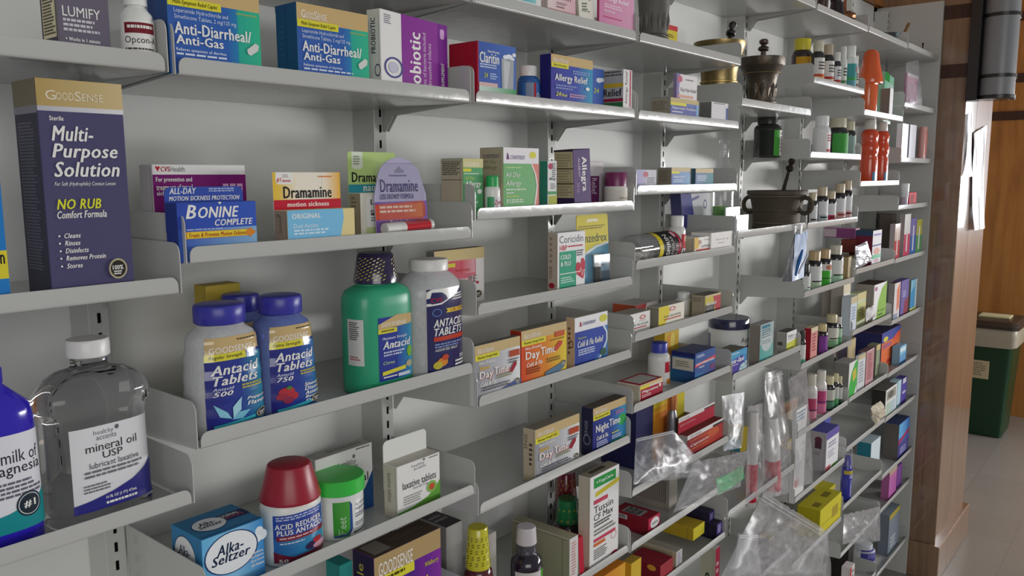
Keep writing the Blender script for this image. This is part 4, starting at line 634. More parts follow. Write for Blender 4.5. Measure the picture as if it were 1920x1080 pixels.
# --- shelf c5
carton('silver severe cold carton beside the navy night carton', 'c5', 1003.5, 1086, 807, '#d8d8da', daytime('#eeeef0', '#9a9aa0', '#c0c0c6')+[('t', 'Day', .085, .525, .3, .2, '#b02034', 'b'), ('t', 'Time', .405, .505, .33, .165, '#b02034', 'b'), ('t', 'Day', .08, .52, .29, .19, WH, 'b'), ('t', 'Time', .4, .5, .32, .155, WH, 'b'), ('r', .74, .25, .97, .38, '#b84a2c'), ('p', [(.76, .62), (.84, .5), (.9, .5), (.9, .56), (.8, .7), (.75, .68)], '#a01e34'), ('l', .72, .42, .26, .1, 2, '#66646c'), ('l', .45, .68, .4, .08, 2, '#8a8a5c'), ('l', .14, .84, .7, .1, 2, '#66646c')]+seal(.92, .9, .05, .06), yo=.01, ub=981, sidec='#c8b9a0', topc='#8f8676', name='cold_relief_carton', left=[('t', 'ENSE', .1, .12, .25, .3, '#5c5244', 'v'), ('l', .5, .3, .3, .5, 5, '#5c5244')])
carton('navy night cold and flu carton with blue and green corner', 'c5', 1111.5, 1183, 767, '#2a3a8a', [('g', 0, 0, .55, 1, '#2c2f80', '#2f4a9c'), ('g', .55, 0, 1, 1, '#2f4a9c', '#3fa0d0'), ('e', .88, .52, .13, .14, '#3aa85c')]+gs(.19, 'Multi-Symptom Relief', .5, '#cdb483', .18)+[('t', 'Night', .08, .42, .38, .22, WH), ('t', 'Time', .47, .4, .34, .17, WH), ('l', .66, .26, .3, .1, 2, '#c878a8'), ('t', 'Cold & Flu', .1, .68, .34, .1, WH, 'bi'), ('l', .1, .82, .36, .14, 3, '#c9cfe8'), ('l', .55, .74, .3, .05, 1, '#e0d84a'), ('l', .55, .82, .36, .1, 2, '#c9cfe8'), ('g', .5, .93, 1, 1, '#2f8a8a', '#3fa06c')], yo=.01, ub=1090, sidec='#2c2c48', topc='#5c5044', name='cold_relief_carton', left=[('t', 'ENSE', .3, .3, .25, .35, '#9a98a4', 'v'), ('o', .5, .75, .3, .12, .15, '#9a98a4')])
# --- shelf c6
def syrup(label, uL, uR, vT, capc, bodyc, yo, capops, row='c6', lab=None, z=None, grp=None, body='gloss'):
    return bottle(label, row, uL, uR, vT, [(0, .93), (.012, .98), (.03, 1), (.48, 1), (.56, .93), (.61, .7), (.63, .55), (.66, .52)], [(.60, .82), (.615, .84), (.985, .66), (1, .6)], bc=bodyc, bm=body, cc=capc, cm='gloss', yo=yo, ridge=.004, z=z, name='cough_syrup_bottle', labels=[(.05, .46, 170, 0, '#d8d4d0', lab or [('r', 0, 0, 1, .3, bodyc), ('l', .1, .4, .8, .5, 5, '#66646c')])], extra=capops)
def wrap(col, n=30):
    def f(t, rx, h):
        b = MB(); rr = random.Random(int(h*1e5)); pf = [(.60, .82), (.615, .84), (.985, .66)]
        for i in range(n):
            th = -math.pi/2+R(-110+170*((i % 6)+.3*(i // 6 % 2))/6); z = .67+.3*(i // 6)/(n/6)
            for j in range(2):
                z2 = z-.022*j; q = []
                for du, dv in ((-.1, -.004), (.1, .005), (.1, .013), (-.1, .004)):
                    r = rx*(rad(pf, z2+dv)+.012); q.append((math.cos(th+du)*r, math.sin(th+du)*r, (z2+dv)*h))
                b.face(q, col, 'gloss')
        b.build('seal_print', t)
    return f
syrup('dark cough syrup bottle with a yellow wrapped cap', 868, 925, 987, '#d4cc2e', '#5a1a28', .03, wrap('#4a4818'))
syrup('cough syrup bottle with a dark red wrapped cap at the rear of its shelf', 1036, 1086, 884, '#7c1c34', '#2c1a20', .10, wrap('#c8a83a'))
syrup('cough syrup bottle with a green wrapped cap', 1036, 1092, 934, '#1f7a4a', '#241c20', .06, wrap('#c8b83a', 10))
def rim(t, rx, h):
    b = MB(); lathe(b, [(.665, .66), (.67, .67), (.78, .6), (.79, .58)], rx, 1, 2, h, '#9a94a4', 'smoke'); b.build('measuring_cup', t)
bottle('dark purple syrup bottle with a ribbed pale cap and green label', 'c6', 957, 1017, 986, [(0, .93), (.012, .98), (.03, 1), (.5, 1), (.58, .94), (.63, .7), (.66, .56), (.74, .52)], [(.78, .62), (.79, .66), (.97, .6), (1, .56)], bc='#241a2c', bm='gloss', cc='#d4ccd2', yo=.012, ridge=.03, extra=rim, name='cough_syrup_bottle', labels=[(.04, .47, 190, 0, '#d6d2d0', [('p', [(.55, 0), (.8, 0), (.72, .14), (.55, .2)], '#e8e8e2'), ('r', .55, .0, 1, 1, '#5aa83c'), ('l', .1, .2, .4, .6, 6, '#77747c')])])
carton('dark grey carton with a black top behind the yellow capped syrup', 'c6', 838, 868, 990, '#a8a6a4', yo=.1, d=.07, sidec='#8a8884', topc='#4a4648', top=[('l', .1, .3, .8, .4, 2, '#9a9698')], tab=dict(v=955, c='#d8d8da', x=(.55, 1.5), ops=[('l', .1, .1, .8, .8, 6, '#9a98a0')]))
carton('white carton standing between the yellow capped syrup and the back panel', 'c6', 900, 931, 1012, '#d8d4ce', yo=.085, d=.03)
carton('grey sided carton with a pale front beside the red edged one', 'c6', 1068, 1084, 1012, '#dedad8', yo=.004, ub=960, sidec='#a09c84', topc='#b0aa90', front=[('l', .2, .1, .6, .8, 12, '#d09a9a')], left=[('r', .04, .04, .96, .05, '#6a6654')], name='cold_relief_carton')
carton('thin grey and red carton leaning against the tall white carton', 'c6', 1088, 1097, 1008, '#c0243c', yo=.004, d=.06, lean=-5, sidec='#a8a49a', name='cold_relief_carton')
carton('tall white cough carton with a green brand panel and red bars', 'c6', 1106, 1160, 897, '#efedec', yo=.008, ub=1084, sidec='#cfc6b4', topc='#a89f8c', name='cough_carton', top=[('r', .2, .2, .7, .6, '#5c554c')],
  front=[('r', .12, .03, .88, .14, '#2f9a4a'), ('t', '+TopCare', .2, .065, .58, .045, WH), ('p', [(.18, .19), (1, .14), (1, .19), (.18, .24)], '#d8c83a'), ('r', .12, .27, .6, .315, '#c84a64'), ('t', 'Tussin', .13, .34, .66, .075, INK, ''), ('t', 'CF Max', .13, .43, .66, .07, INK, ''), ('l', .14, .52, .6, .06, 2, '#55524f'), ('l', .14, .6, .75, .08, 2, '#8a8884'), ('r', .13, .7, .88, .735, '#d04a64'), ('r', .13, .75, .52, .785, '#d8743c'), ('o', .82, .77, .1, .045, .12, '#d88a98'), ('l', .14, .82, .5, .12, 5, '#8a8884'), ('e', .85, .99, .13, .03, '#b02a44'), ('r', 0, .985, 1, 1, '#2f7a4a')])
carton('orange striped carton under the tall white cough carton, cut by the bottom edge', 'c7', 1118, 1172, 1042, '#d8862c', yo=.006, d=.05, h=.205, name='cold_relief_carton', front=[('g', 0, 0, 1, .6, '#d87a2c', '#e0a83a'), ('l', .1, .12, .7, .3, 3, '#f0d8a0')])
carton('bright yellow carton beside the orange striped one, cut by the bottom edge', 'd8', 1183, 1202, 1058, '#d8b43a', yo=.01, ub=1166, sidec='#d0a42c', topc='#b8983a', name='cold_relief_carton')
# --- shelf d0
def mortar(label, row, uL, uR, vT, prof, col, mat, yo, pestle=None, handles=0, rings=(), z=None, name='mortar', inner=True, hc=None, bands=()):
    z0 = zs(row) if z is None else z; uc = (uL+uR)/2; r = .04; hh = .1
    for _ in range(5):
        yc = yo+r; x = sx(uc, yc, z0+hh*.8); p = Vector((x, yc, z0+hh*.8)); dep = (p-CAM).dot(_F); r = (uR-uL)/2/FPX*dep*.98; hh = sz(vT, x, yc)-z0
    t = thing(name, label, 'mortar', (x, yo+r, z0), (0, 0, R(-95) if handles else 0), None); b = MB()
    pf = list(prof)+([(1, .93), (.97, .9), (.6, .62), (.35, .3), (.3, .02)] if inner else [])
    lathe(b, pf, r, 1, 2, hh, col, mat, 48)
    for (f, c, tk) in bands:
        rr = rad(prof, f)*r
        b.grid([[((rr+dr)*math.cos(2*math.pi*i/40), (rr+dr)*math.sin(2*math.pi*i/40), f*hh+dz) for i in range(40)] for dr, dz in ((-.001, -tk), (.0025, -tk*.6), (.003, 0), (.0025, tk*.6), (-.001, tk))], c, mat)
    rr = random.Random(5)
    if 'relief' in rings:      # cast ornament: raised leaf lozenges round the waist
        for i in range(14):
            a = 2*math.pi*i/14; f = .45; q = rad(prof, f)*r; ct = Vector((math.cos(a)*q, math.sin(a)*q, f*hh)); tg = Vector((-math.sin(a), math.cos(a), 0)); ou = Vector((math.cos(a), math.sin(a), 0)); up = Vector((0, 0, 1))
            top = ct+ou*.004
            P = [ct+up*hh*.17, ct+tg*r*.13, ct-up*hh*.17, ct-tg*r*.13]
            for k in range(4): b.face([P[k], P[(k+1) % 4], top], col, mat)
    b.build('bowl', t)
    if handles:
        for sgn in (-1, 1):
            b = MB(); q = rad(prof, .72)*r; hr = r*.24; cx = sgn*(q+hr*.6)
            b.tube([(cx+hr*math.cos(a), 0, hh*(hc or .68)+hr*1.1*math.sin(a)) for a in [2*math.pi*k/16 for k in range(17)]], r*.075, col, mat, 8); b.build('handle', t)
    if pestle:
        dx, dz, pr_, pc, pm = pestle; b = MB(); p0 = Vector((0, 0, hh*.35)); p1 = Vector((dx*r, 0, hh+dz*hh)); d = p1-p0; L = d.length
        fr = [(0, 1.5), (.12, 1.7), (.25, 1.0), (.6, .9), (.78, .85), (.8, 1.7), (.83, 1.9), (.86, 1.5), (.88, .8), (.9, .9), (.93, 1.5), (.97, 1.6), (1, .9)]
        b.tube([p0+d*f for f, _ in fr], [pr_*q for _, q in fr], pc, pm, 12); o = b.build('pestle'); o.parent = None
        o.location = t.location; o.rotation_euler = (0, 0, R(-95) if handles else 0); tag(o, 'pestle standing in the '+label, 'pestle')
    return t
MU = [(0, .62), (.04, .66), (.1, .64), (.14, .55), (.2, .56), (.5, .66), (.75, .78), (.88, .9), (.93, 1), (1, 1)]
mortar('grey stone footed mortar at the end of the pink carton shelf', 'd0', 1194, 1259, -30, [(0, .82), (.05, .86), (.17, .86), (.19, .78), (.3, .8), (.7, .92), (.9, 1), (1, 1)], '#6a6762', 'stone', .012, bands=((.18, '#5a5752', .003), (.24, '#6a6762', .002)), rings=('relief',))
carton('small yellow and red card propped against the grey mortar', 'd0', 1243, 1270, 43, '#d8c42c', yo=.05, d=.008, front=[('r', 0, 0, 1, .32, '#c8302c'), ('l', .1, .6, .7, .25, 2, '#55481c')], name='product_card', cat='card')
# --- shelf d1
o = carton('small pain relief carton with lilac edge stacked on the gold banded one', 'd1', 1269, 1307, 137, '#e6e2e2', yo=.02, ub=1262, z=zs('d1')+.0365, h=None, sidec='#9a8ab4', name='pain_relief_carton', front=[('p', [(0, 0), (.16, 0), (.1, .5), (.2, 1), (0, 1)], '#8a7cb8'), ('e', .14, .16, .12, .1, '#c8607c'), ('l', .4, .14, .5, .06, 1, '#6a6670'), ('t', 'Day Pain Relief', .18, .42, .78, .14, '#3a3640', ''), ('r', .05, .64, .8, .72, '#e0a890'), ('l', .3, .85, .4, .1, 2, '#8a8890')], key='dp')
carton('gold banded pain relief carton under the small lilac edged one', 'd1', 1257, 1309.5, 182, '#6a7ab8', yo=.012, ub=1219, sidec='#a79f90', topc='#7a6a50', name='pain_relief_carton', left=[('l', .1, .2, .8, .6, 6, '#7d7668')], front=[('r', 0, 0, 1, .28, '#c9b47e'), ('r', 0, .28, .55, .46, YEL), ('r', 0, .46, .9, 1, '#5a62a8'), ('t', 'Naproxen Sodium', .06, .52, .84, .22, WH, ''), ('l', .06, .82, .4, .12, 1, WH), ('g', .9, .28, 1, 1, '#6a9ac8', '#8ab8d8')], key='nx')
carton('small white tapering cup carton shining beside the bracket', 'd1', 1334, 1365, 190, '#f0f0f4', yo=.008, ub=1312, sidec='#77756c', name='pain_relief_carton', mat='gloss', front=[('l', .1, .05, .8, .1, 1, '#8a8a8a'), ('r', .86, .3, 1, 1, '#5a70a8')])
# --- shelf d2
carton('lilac and white carton at the bracket end beside the squat vitamin jar', 'd2', 1189, 1231, 318, '#d8d6de', yo=.03, d=.04, name='pain_relief_carton', front=[('g', 0, 0, .5, 1, '#a8a8d4', '#c4bcd8'), ('e', .5, .3, .12, .18, '#c86a80'), ('l', .55, .5, .4, .4, 3, '#9a98a4')])
NP = [('r', 0, 0, 1, .24, '#cdb98a'), ('r', 0, .22, .4, .36, YEL), ('g', 0, .36, 1, 1, '#6a80bc', '#8ab4d8'), ('t', 'Naproxen', .1, .45, .6, .2, WH, ''), ('l', .1, .7, .6, .2, 2, '#d8e0f0')]
carton('pale blue pain relief carton with a gold band and brown lined side', 'd2', 1259, 1294, 314, '#8aa4cc', NP, yo=.014, ub=1233, sidec='#94897a', topc='#6a5c4c', name='pain_relief_carton', left=[('l', .1, .15, .8, .7, 8, '#6f6658')])
carton('teal edged pain relief carton with a gold band beside the bracket', 'd2', 1304, 1337, 316, '#5a7aa4', [('r', 0, 0, 1, .28, '#cdb98a'), ('g', 0, .34, 1, 1, '#7a8ab8', '#2f8a8c'), ('l', .1, .45, .6, .4, 3, '#d0d4e0')], yo=.014, ub=1296, sidec='#4a6a74', name='pain_relief_carton')
# --- shelf d3: clear jar lying on its side
t = thing('gum_jar', 'clear plastic jar lying on its side with a yellow and black label', 'jar', (0, 0, 0)); xj = sx(1181, .032, zs('d3')+.03); xk = sx(1259, .032, zs('d3')+.03); rj = .0315
t.location = (xj, .036, zs('d3')+rj); Lj = xk-xj; b = MB()
pfj = [(0, .93), (.02, .97), (.06, .97), (.1, 1), (.95, 1), (1, .9)]
b.grid([[(f*Lj, rj*r*math.cos(2*math.pi*i/36), rj*r*math.sin(2*math.pi*i/36)) for i in range(36)] for f, r in pfj], '#ffffff', 'clear', cap1=True); b.build('body', t)
b = MB(); fmj = lambda u, v, o: ((.42+.56*u)*Lj, -(rj+.0005+o)*math.cos(R(115-200*v)), (rj+.0005+o)*math.sin(R(115-200*v)))
b.grid([[fmj(i/6, j/16, 0) for i in range(7)] for j in range(17)], '#2a2628', 'card', closed=False)
deco(b, [('r', 0, y/12, .17, (y+1)/12, '#d8c42c') for y in range(12)]+[('r', .86, y/12, .93, (y+1)/12, '#c02a44') for y in range(12)]+[('t', 'ASPIRIN', .28, .3, .16, .5, WH, 'v'), ('t', 'REGULAR', .5, .35, .12, .4, '#c9c4c0', 'v'), ('e', .75, .3, .07, .08, '#d8a0a8'), ('t', 'FREE', .68, .5, .14, .3, '#d8a0a8', 'v')], fmj, 'card'); b.build('label', t)
b = MB(); rr = random.Random(9)
for i in range(30):
    a = rr.uniform(-2.6, -.5); q = rj*rr.uniform(.3, .8); p = Vector((Lj*rr.uniform(.08, .9), q*math.cos(a), q*math.sin(a))); b.tube([p, p+Vector((.003, .001, 0)), p+Vector((.006, .002, 0))], [.004, .006, .004], '#dad6d0', 'matte', 10)
o = b.build('tablets', t); o['kind'] = 'stuff'
bottle('slim white pill bottle with a red label beside the lying clear jar', 'd3', 1253, 1285, 404, PB1, PC1, yo=.02, labels=[(.05, .58, 150, 0, '#ece8e6', [('r', .3, .0, .72, .62, '#c42a34'), ('e', .58, .2, .12, .14, '#e8a8a0'), ('t', 'ASA', .36, .66, .4, .2, INK), ('r', .3, .9, .9, 1, '#2c2a2c')])])
carton('yellow and white pain relief carton lying low behind the lip', 'd3', 1302, 1336, 446, '#ece8e2', yo=.01, d=.05, sidec='#b8b09a', name='pain_relief_carton', front=[('p', [(0, 0), (.18, 0), (.3, .5), (.2, .8), (0, .85)], '#e0b83a'), ('e', .28, .36, .1, .16, '#b88a74'), ('l', .5, .2, .45, .12, 1, '#a9a49a'), ('t', 'ASPIRIN', .35, .6, .55, .18, INK, ''), ('r', .1, .86, 1, 1, '#d0503c')])
carton('plain white aspirin carton beside the yellow and white one', 'd3', 1333, 1373, 437, '#e8e4e0', yo=.006, d=.05, name='pain_relief_carton', front=[('t', 'Aspirin 81 mg', .2, .4, .6, .14, '#6a6668', ''), ('l', .3, .66, .4, .1, 1, '#a9a4a4')])
# --- shelf d4
carton('white pain reliever carton with a brown side behind the bracket', 'd4', 1176, 1219, 592, '#eceae6', yo=.02, ub=1142, sidec='#b4a68c', topc='#a8a294', name='pain_relief_carton', front=[('e', .66, .26, .14, .12, '#c87a7c'), ('e', .66, .26, .08, .07, '#e8d0cc'), ('l', .5, .42, .4, .05, 1, '#9a969a'), ('t', 'PAIN RELIEVER', .12, .54, .8, .12, '#4a464c', ''), ('r', .1, .72, .84, .78, '#b83a44')])
carton('flat red and white carton lying behind the white pain reliever', 'd4', 1192, 1232, 573, '#ddd8d4', yo=.1, d=.06, sidec='#c05a3c', topc='#c8c4be', name='pain_relief_carton', front=[('p', [(0, 0), (.5, 0), (.3, 1), (0, 1)], '#b83a34')])
carton('yellow and cream pain reliever carton', 'd4', 1235, 1283, 577, '#eae4d4', yo=.01, ub=1212, sidec='#8f8a7c', topc='#a8a49c', name='pain_relief_carton', front=[('p', [(0, 0), (.36, 0), (.44, .3), (.3, .8), (.1, 1), (0, 1)], '#e0cc2c'), ('e', .52, .22, .13, .12, '#c87a7c'), ('e', .52, .22, .07, .07, '#ecdcc8'), ('t', 'PAIN RELIEVER', .2, .52, .66, .12, '#4a464c', ''), ('r', .2, .7, .86, .76, '#b83a2c')])
bottle('white pill bottle with a dark label behind the yellow pain reliever', 'd4', 1266, 1296, 548, PB1, PC1, yo=.06, labels=[(.05, .55, 150, 20, '#e4e2de', [('r', .5, 0, 1, 1, '#6a4a3c'), ('e', .6, .3, .12, .2, '#e8e0da')])])
carton('tan and red muscle rub carton beside the bracket', 'd4', 1322, 1351, 555, '#c8b83a', yo=.012, ub=1297, sidec='#b4a892', topc='#6a5f54', name='pain_relief_carton', left=[('r', .1, .14, .9, .16, '#55504a'), ('l', .1, .2, .8, .2, 3, '#7d7668')], front=[('r', 0, 0, 1, .12, '#cdb98a'), ('p', [(.5, .12), (1, .12), (1, 1), (.75, 1)], '#b82c34'), ('r', 0, .55, .6, 1, '#4a4648'), ('t', 'Backaid', .1, .4, .62, .2, '#e8e4ea', 'bi'), ('l', .1, .7, .4, .2, 2, '#9a8a8c')])
# --- shelf d5
carton('red headache carton with a white panelled top', 'd5', 1200, 1242.5, 723, '#e4dcd0', yo=.012, ub=1157, sidec='#cfc4b0', topc='#b02438', name='pain_relief_carton', left=[('l', .1, .12, .8, .7, 9, '#a49a88')], top=[('r', .12, .12, .88, .88, '#c4c0b8')], front=[('r', 0, 0, 1, .18, '#d8c08a'), ('r', .0, .12, .4, .3, YEL), ('r', .02, .28, 1, 1, '#b0243c'), ('t', 'Migraine', .08, .38, .7, .2, WH, 'bi'), ('l', .08, .64, .5, .2, 2, '#e0b8bc'), ('r', .82, .3, .92, .5, '#e8d8d4')])
bottle('white pill bottle with a bright blue cap beside the headache carton', 'd5', 1215, 1256, 641, PB1, PC1, cc='#3a44b0', yo=.05, labels=[(.05, .60, 150, 8, '#e6e4e2', [('r', .26, .05, .52, .5, '#c02438'), ('e', .5, .14, .08, .08, '#d88a94'), ('l', .54, .15, .4, .5, 5, '#44424a'), ('r', .34, .78, .8, 1, '#d88a2c')])])
carton('blue acetaminophen carton with a red strip and white side label', 'd5', 1303, 1341, 664, '#34589c', yo=.01, ub=1258, sidec='#2f5a94', topc='#3a4470', name='pain_relief_carton', left=[('r', 0, 0, 1, .16, '#2b2f6a'), ('r', .06, .22, .94, .7, '#d4cdbc'), ('l', .2, .35, .6, .25, 3, '#8a8478'), ('g', 0, .74, 1, 1, '#2f6a94', '#2f4a84')], front=[('l', .08, .1, .4, .12, 2, '#c9d4ea'), ('p', [(0, .44), (1, .3), (1, .42), (0, .56)], '#d0405c'), ('t', 'ACETAMINOPHEN', .05, .4, .9, .09, WH, 'bi'), ('l', .2, .58, .3, .06, 1, WH), ('e', .85, .75, .12, .14, '#7a3a6c'), ('g', .0, .8, 1, 1, '#2f7ab0', '#4a3a80')])
carton('yellow carton with orange fruit print at the rear of the blue capped bottle shelf', 'd5', 1246, 1285, 612, '#d8b43a', yo=.14, d=.03, name='pain_relief_carton', front=[('e', .4, .5, .3, .3, '#e09a2c'), ('e', .55, .4, .16, .2, '#e8d060')])
# --- shelf d6
carton('open red heat rub carton with its red lid panel standing up', 'd6', 1288.5, 1355, 818, '#a82434', yo=.008, ub=1271, sidec='#b9b4ae', topc='#70302c', name='heat_rub_carton', front=[('r', 0, 0, .7, .2, '#e2dedc'), ('r', .7, .0, 1, .1, '#e2dedc'), ('r', .7, .1, 1, .2, '#3a2c30'), ('t', 'CVS Health', .06, .06, .3, .08, '#77686c'), ('g', 0, .2, .6, 1, '#8a2034', '#b8402c'), ('g', .6, .2, 1, 1, '#b8402c', '#a82a2c'), ('e', .72, .42, .16, .2, '#c85a34'), ('l', .06, .3, .6, .06, 1, '#d88a3c'), ('t', 'Capsaicin', .08, .46, .5, .16, WH, 'i'), ('l', .08, .68, .5, .06, 1, '#d88a3c')],
  tab=dict(v=785, r=.001, c='#b02038', ops=[('r', 0, 0, .7, .3, '#dedad8'), ('r', .7, 0, 1, .14, '#dedad8'), ('r', .7, .14, 1, .22, '#3a2c30'), ('t', 'CVS Health', .03, .12, .26, .1, '#9a8a8c'), ('t', 'pain patches', .05, .45, .4, .18, '#e0a8b0', '')]))
carton('dark navy carton beside the orange and yellow carton', 'd6', 1192, 1224, 752, '#2c2c5a', yo=.075, d=.09, name='heat_rub_carton')
carton('orange and yellow heat patch carton behind the shelf lip', 'd6', 1225, 1252, 742, '#d8a02c', yo=.075, d=.03, name='heat_rub_carton', front=[('g', 0, .3, 1, 1, '#d8902c', '#c86a2c'), ('g', 0, 0, 1, .2, '#d8c83a', '#d8b83a')])
bottle('silver tube with a shiny copper cap standing behind the red carton', 'd6', 1249, 1270, 735, [(0, .9), (.02, 1), (.6, 1), (.7, .8), (.74, .6)], [(.74, .8), (.75, .85), (.97, .85), (1, .8)], bc='#8a8a90', bm='foil', cc='#d88a5c', cm='foil', yo=.04, ridge=.02, name='ointment_tube', cat='tube')
carton('yellow carton behind the standing silver tube', 'd6', 1262, 1291, 737, '#d4c42c', yo=.12, d=.03, name='heat_rub_carton')
# --- shelf d7
carton('red carton with a black lettered top and a white oval end', 'd7', 1216, 1237, 974, '#c43050', yo=.008, ub=1150, sidec='#8a2030', topc='#8c2432', name='bandage_carton', left=[('r', .0, .16, .4, .5, '#c8c4c0'), ('t', 'BAND', .05, .2, .3, .22, INK, 'b')], top=[('p', [(.05, .2), (.75, .2), (.75, .75), (.05, .75)], '#9a9894'), ('t', 'RELIEF', .1, .28, .6, .38, INK, 'b')], front=[('e', .55, .5, .38, .4, '#eeecec'), ('t', 'extra', .3, .4, .5, .2, '#3a3034', 'bi')])
carton('beige carton printed with barcode bars behind the clear bag', 'd7', 1255, 1270, 893, '#a9a49a', yo=.04, ub=1190, sidec='#9c968c', name='bandage_carton', left=[('r', .06+.055*i, .1, .06+.055*i+.02, .8, '#6f6a64') for i in range(16)])
# --- shelf d8
carton('purple ended carton, upper of the stacked pair', 'd8', 1330, 1348, 962, '#4c3a80', yo=.03, ub=1255, sidec='#2e2c44', topc='#3a3848', z=zs('d8')+.038, name='patch_carton', front=[('l', .2, .2, .6, .6, 5, '#c4bce0')])
carton('purple ended carton, lower of the stacked pair', 'd8', 1344, 1361, 984, '#54408a', yo=.008, ub=1262, sidec='#2c2840', topc='#322e40', name='patch_carton', front=[('l', .2, .15, .6, .6, 5, '#c4bce0')])
carton('flat yellow carton lying beside the purple ended cartons', 'd8', 1300, 1321, 1006, '#d8c83a', yo=.03, ub=1215, sidec='#b89a2c', topc='#c4a42c', z=zs('d8')+.022, h=.03, name='patch_carton')
carton('cream carton with a barcode on its long side', 'd8', 1268, 1279, 1036, '#d8d4d4', yo=.006, ub=1185, sidec='#b9b092', topc='#a49f8f', name='patch_carton', left=[('r', .5+.03*i, .3, .5+.03*i+.012, .75, '#6f6a5c') for i in range(9)], front=[('l', .2, .1, .6, .8, 8, '#a49ab4')])
carton('dark red carton with an orange swirl, cut by the bottom edge', 'd8', 1238, 1262, 1062, '#a83a44', yo=.004, ub=1180, sidec='#7c2030', topc='#8a2432', name='patch_carton', left=[('e', .72, .3, .14, .2, '#d89a3c')])
carton('white and red carton seen under the lowest visible lip, cut by the bottom edge', 'd8', 1340, 1360, 1030, '#e0dcda', yo=.012, ub=1312, z=zs('d10'), sidec='#bcb8a4', name='patch_carton', front=[('r', 0, 0, 1, .55, '#b82c4c'), ('l', .2, .2, .6, .2, 2, '#e8c4cc')], left=[('o', .5, .5, .2, .14, .3, '#3f4a3c')])
# ------------------------------------------------------------------ stock: fifth bay
mortar('wide brass mortar with ringed foot partly behind a shelf', 'e1', 1300, 1398, 80, [(0, .7), (.05, .74), (.12, .72), (.16, .66), (.3, .66), (.4, .68), (.55, .7), (.72, .78), (.88, .92), (.95, .99), (1, 1)], '#8f7d55', 'brass', .03, pestle=(1.15, .36, .0066, '#3c3836', 'bronze'), bands=((.22, '#c2a767', .003), (.31, '#a8915c', .003), (.4, '#c2a767', .003), (.8, '#a8915c', .002)))
mortar('dark ornate bronze mortar with a flat wide rim', 'e1', 1386, 1471, 109, [(0, .72), (.06, .76), (.12, .74), (.17, .66), (.24, .62), (.5, .64), (.66, .7), (.76, .84), (.84, .97), (.86, 1), (1, 1)], '#5c5349', 'bronze', .022, pestle=(.14, .34, .008, '#5c5048', 'bronze'), rings=('relief',), bands=((.12, '#a8905a', .003), (.2, '#6e6354', .003), (.72, '#8a7a5a', .002)))
mortar('big dark iron mortar with ring handles on the middle shelf', 'e2', 1401, 1513, 357, [(0, .78), (.06, .8), (.1, .77), (.2, .77), (.5, .8), (.75, .87), (.88, .93), (.9, 1), (.98, 1), (1, .99)], '#544c40', 'stone', -.014, pestle=(.5, .82, .0062, '#3c3630', 'bronze'), handles=1, hc=.62, bands=((.16, '#6a6052', .003), (.5, '#5c5448', .0025), (.86, '#6a6052', .003)))
def pump(t, rx, h):
    b = MB(); lathe(b, [(.82, .42), (.84, .44), (.9, .44), (.905, .2), (.96, .2), (.962, .55), (1, .5)], rx, 1, 2, h, '#d8dcdc', 'clear', 24); b.build('pump', t)
    b = MB(); lathe(b, [(.01, .9), (.03, .95), (.3, .95), (.301, .2)], rx, 1, 2, h, '#6ab83c', 'plastic', 28); b.build('liquid', t)
bottle('clear pump bottle with green liquid standing behind the bracket', 'e2', 1336, 1376, 263, [(0, .95), (.02, 1), (.6, 1), (.7, .85), (.78, .5), (.82, .42)], None, bm='clear', yo=.06, extra=pump, name='pump_bottle')
carton('white and violet carton tilted sideways behind the bracket', 'e2', 1283, 1336, 352, '#dcdce0', yo=.13, d=.03, lean=-11, sidec='#5a5a8a', name='pain_relief_carton', front=[('p', [(0, 0), (.32, 0), (.42, 1), (0, 1)], '#4a4a94'), ('r', .35, .3, .6, .36, '#7a74a8'), ('o', .8, .55, .06, .1, .3, '#5a5a94'), ('r', .42, .86, 1, 1, '#3aa0b8')])
carton('small white hang-tag card standing behind the white carton', 'e2', 1361, 1387, 389, '#f4f4f6', yo=.035, d=.004, name='product_card', cat='card', mat='gloss', front=[('p', [(.4, .3), (.5, .18), (.6, .3), (.66, .36), (.6, .42), (.4, .42), (.34, .36)], '#55524f')])
carton('small plain white carton at the shelf end beside the big dark mortar', 'e2', 1379.5, 1403, 404, '#f2f2f8', yo=.003, ub=1377, name='pain_relief_carton', mat='gloss', front=[('g', 0, .85, 1, 1, '#c8e0ea', '#e0ecf2')])
bottle('white ointment tub with a navy lid behind the shelf bracket', 'e3', 1328, 1403, 594, [(0, .9), (.02, .95), (.7, .97), (.78, .97)], [(.77, .98), (.78, 1.02), (.97, 1.02), (1, .98)], bc='#e4e2dc', cc='#26264a', cm='gloss', yo=.05, ridge=.006, name='ointment_tub', cat='tub', labels=[(.1, .7, 170, 0, '#e6e4de', [('t', 'Aquaphor', .34, .16, .5, .26, INK, ''), ('r', .40, .5, .9, .62, '#8a2a34'), ('l', .14, .4, .14, .1, 1, '#9a9a98')]), (.2, .65, 22, -140, '#77779a', [])])
carton('blue and teal laxative carton at the end of its shelf', 'e3', 1370, 1400, 662, '#3a8ac4', yo=.006, ub=1338, sidec='#8f8474', topc='#6a6458', name='laxative_carton', front=[('g', 0, .0, 1, .3, '#4aa4cc', '#3f9ccc'), ('p', [(0, .45), (.7, .25), (1, .9), (.3, 1), (0, 1)], '#4a3a9c'), ('p', [(.4, 1), (.6, .75), (1, .6), (1, 1)], '#c9dfe4'), ('t', 'ex-lax', .02, .32, .82, .22, WH, 'bi'), ('l', .04, .6, .5, .05, 1, WH), ('o', .75, .75, .2, .12, .25, '#3f8aa4'), ('l', .05, .08, .5, .07, 1, WH)])
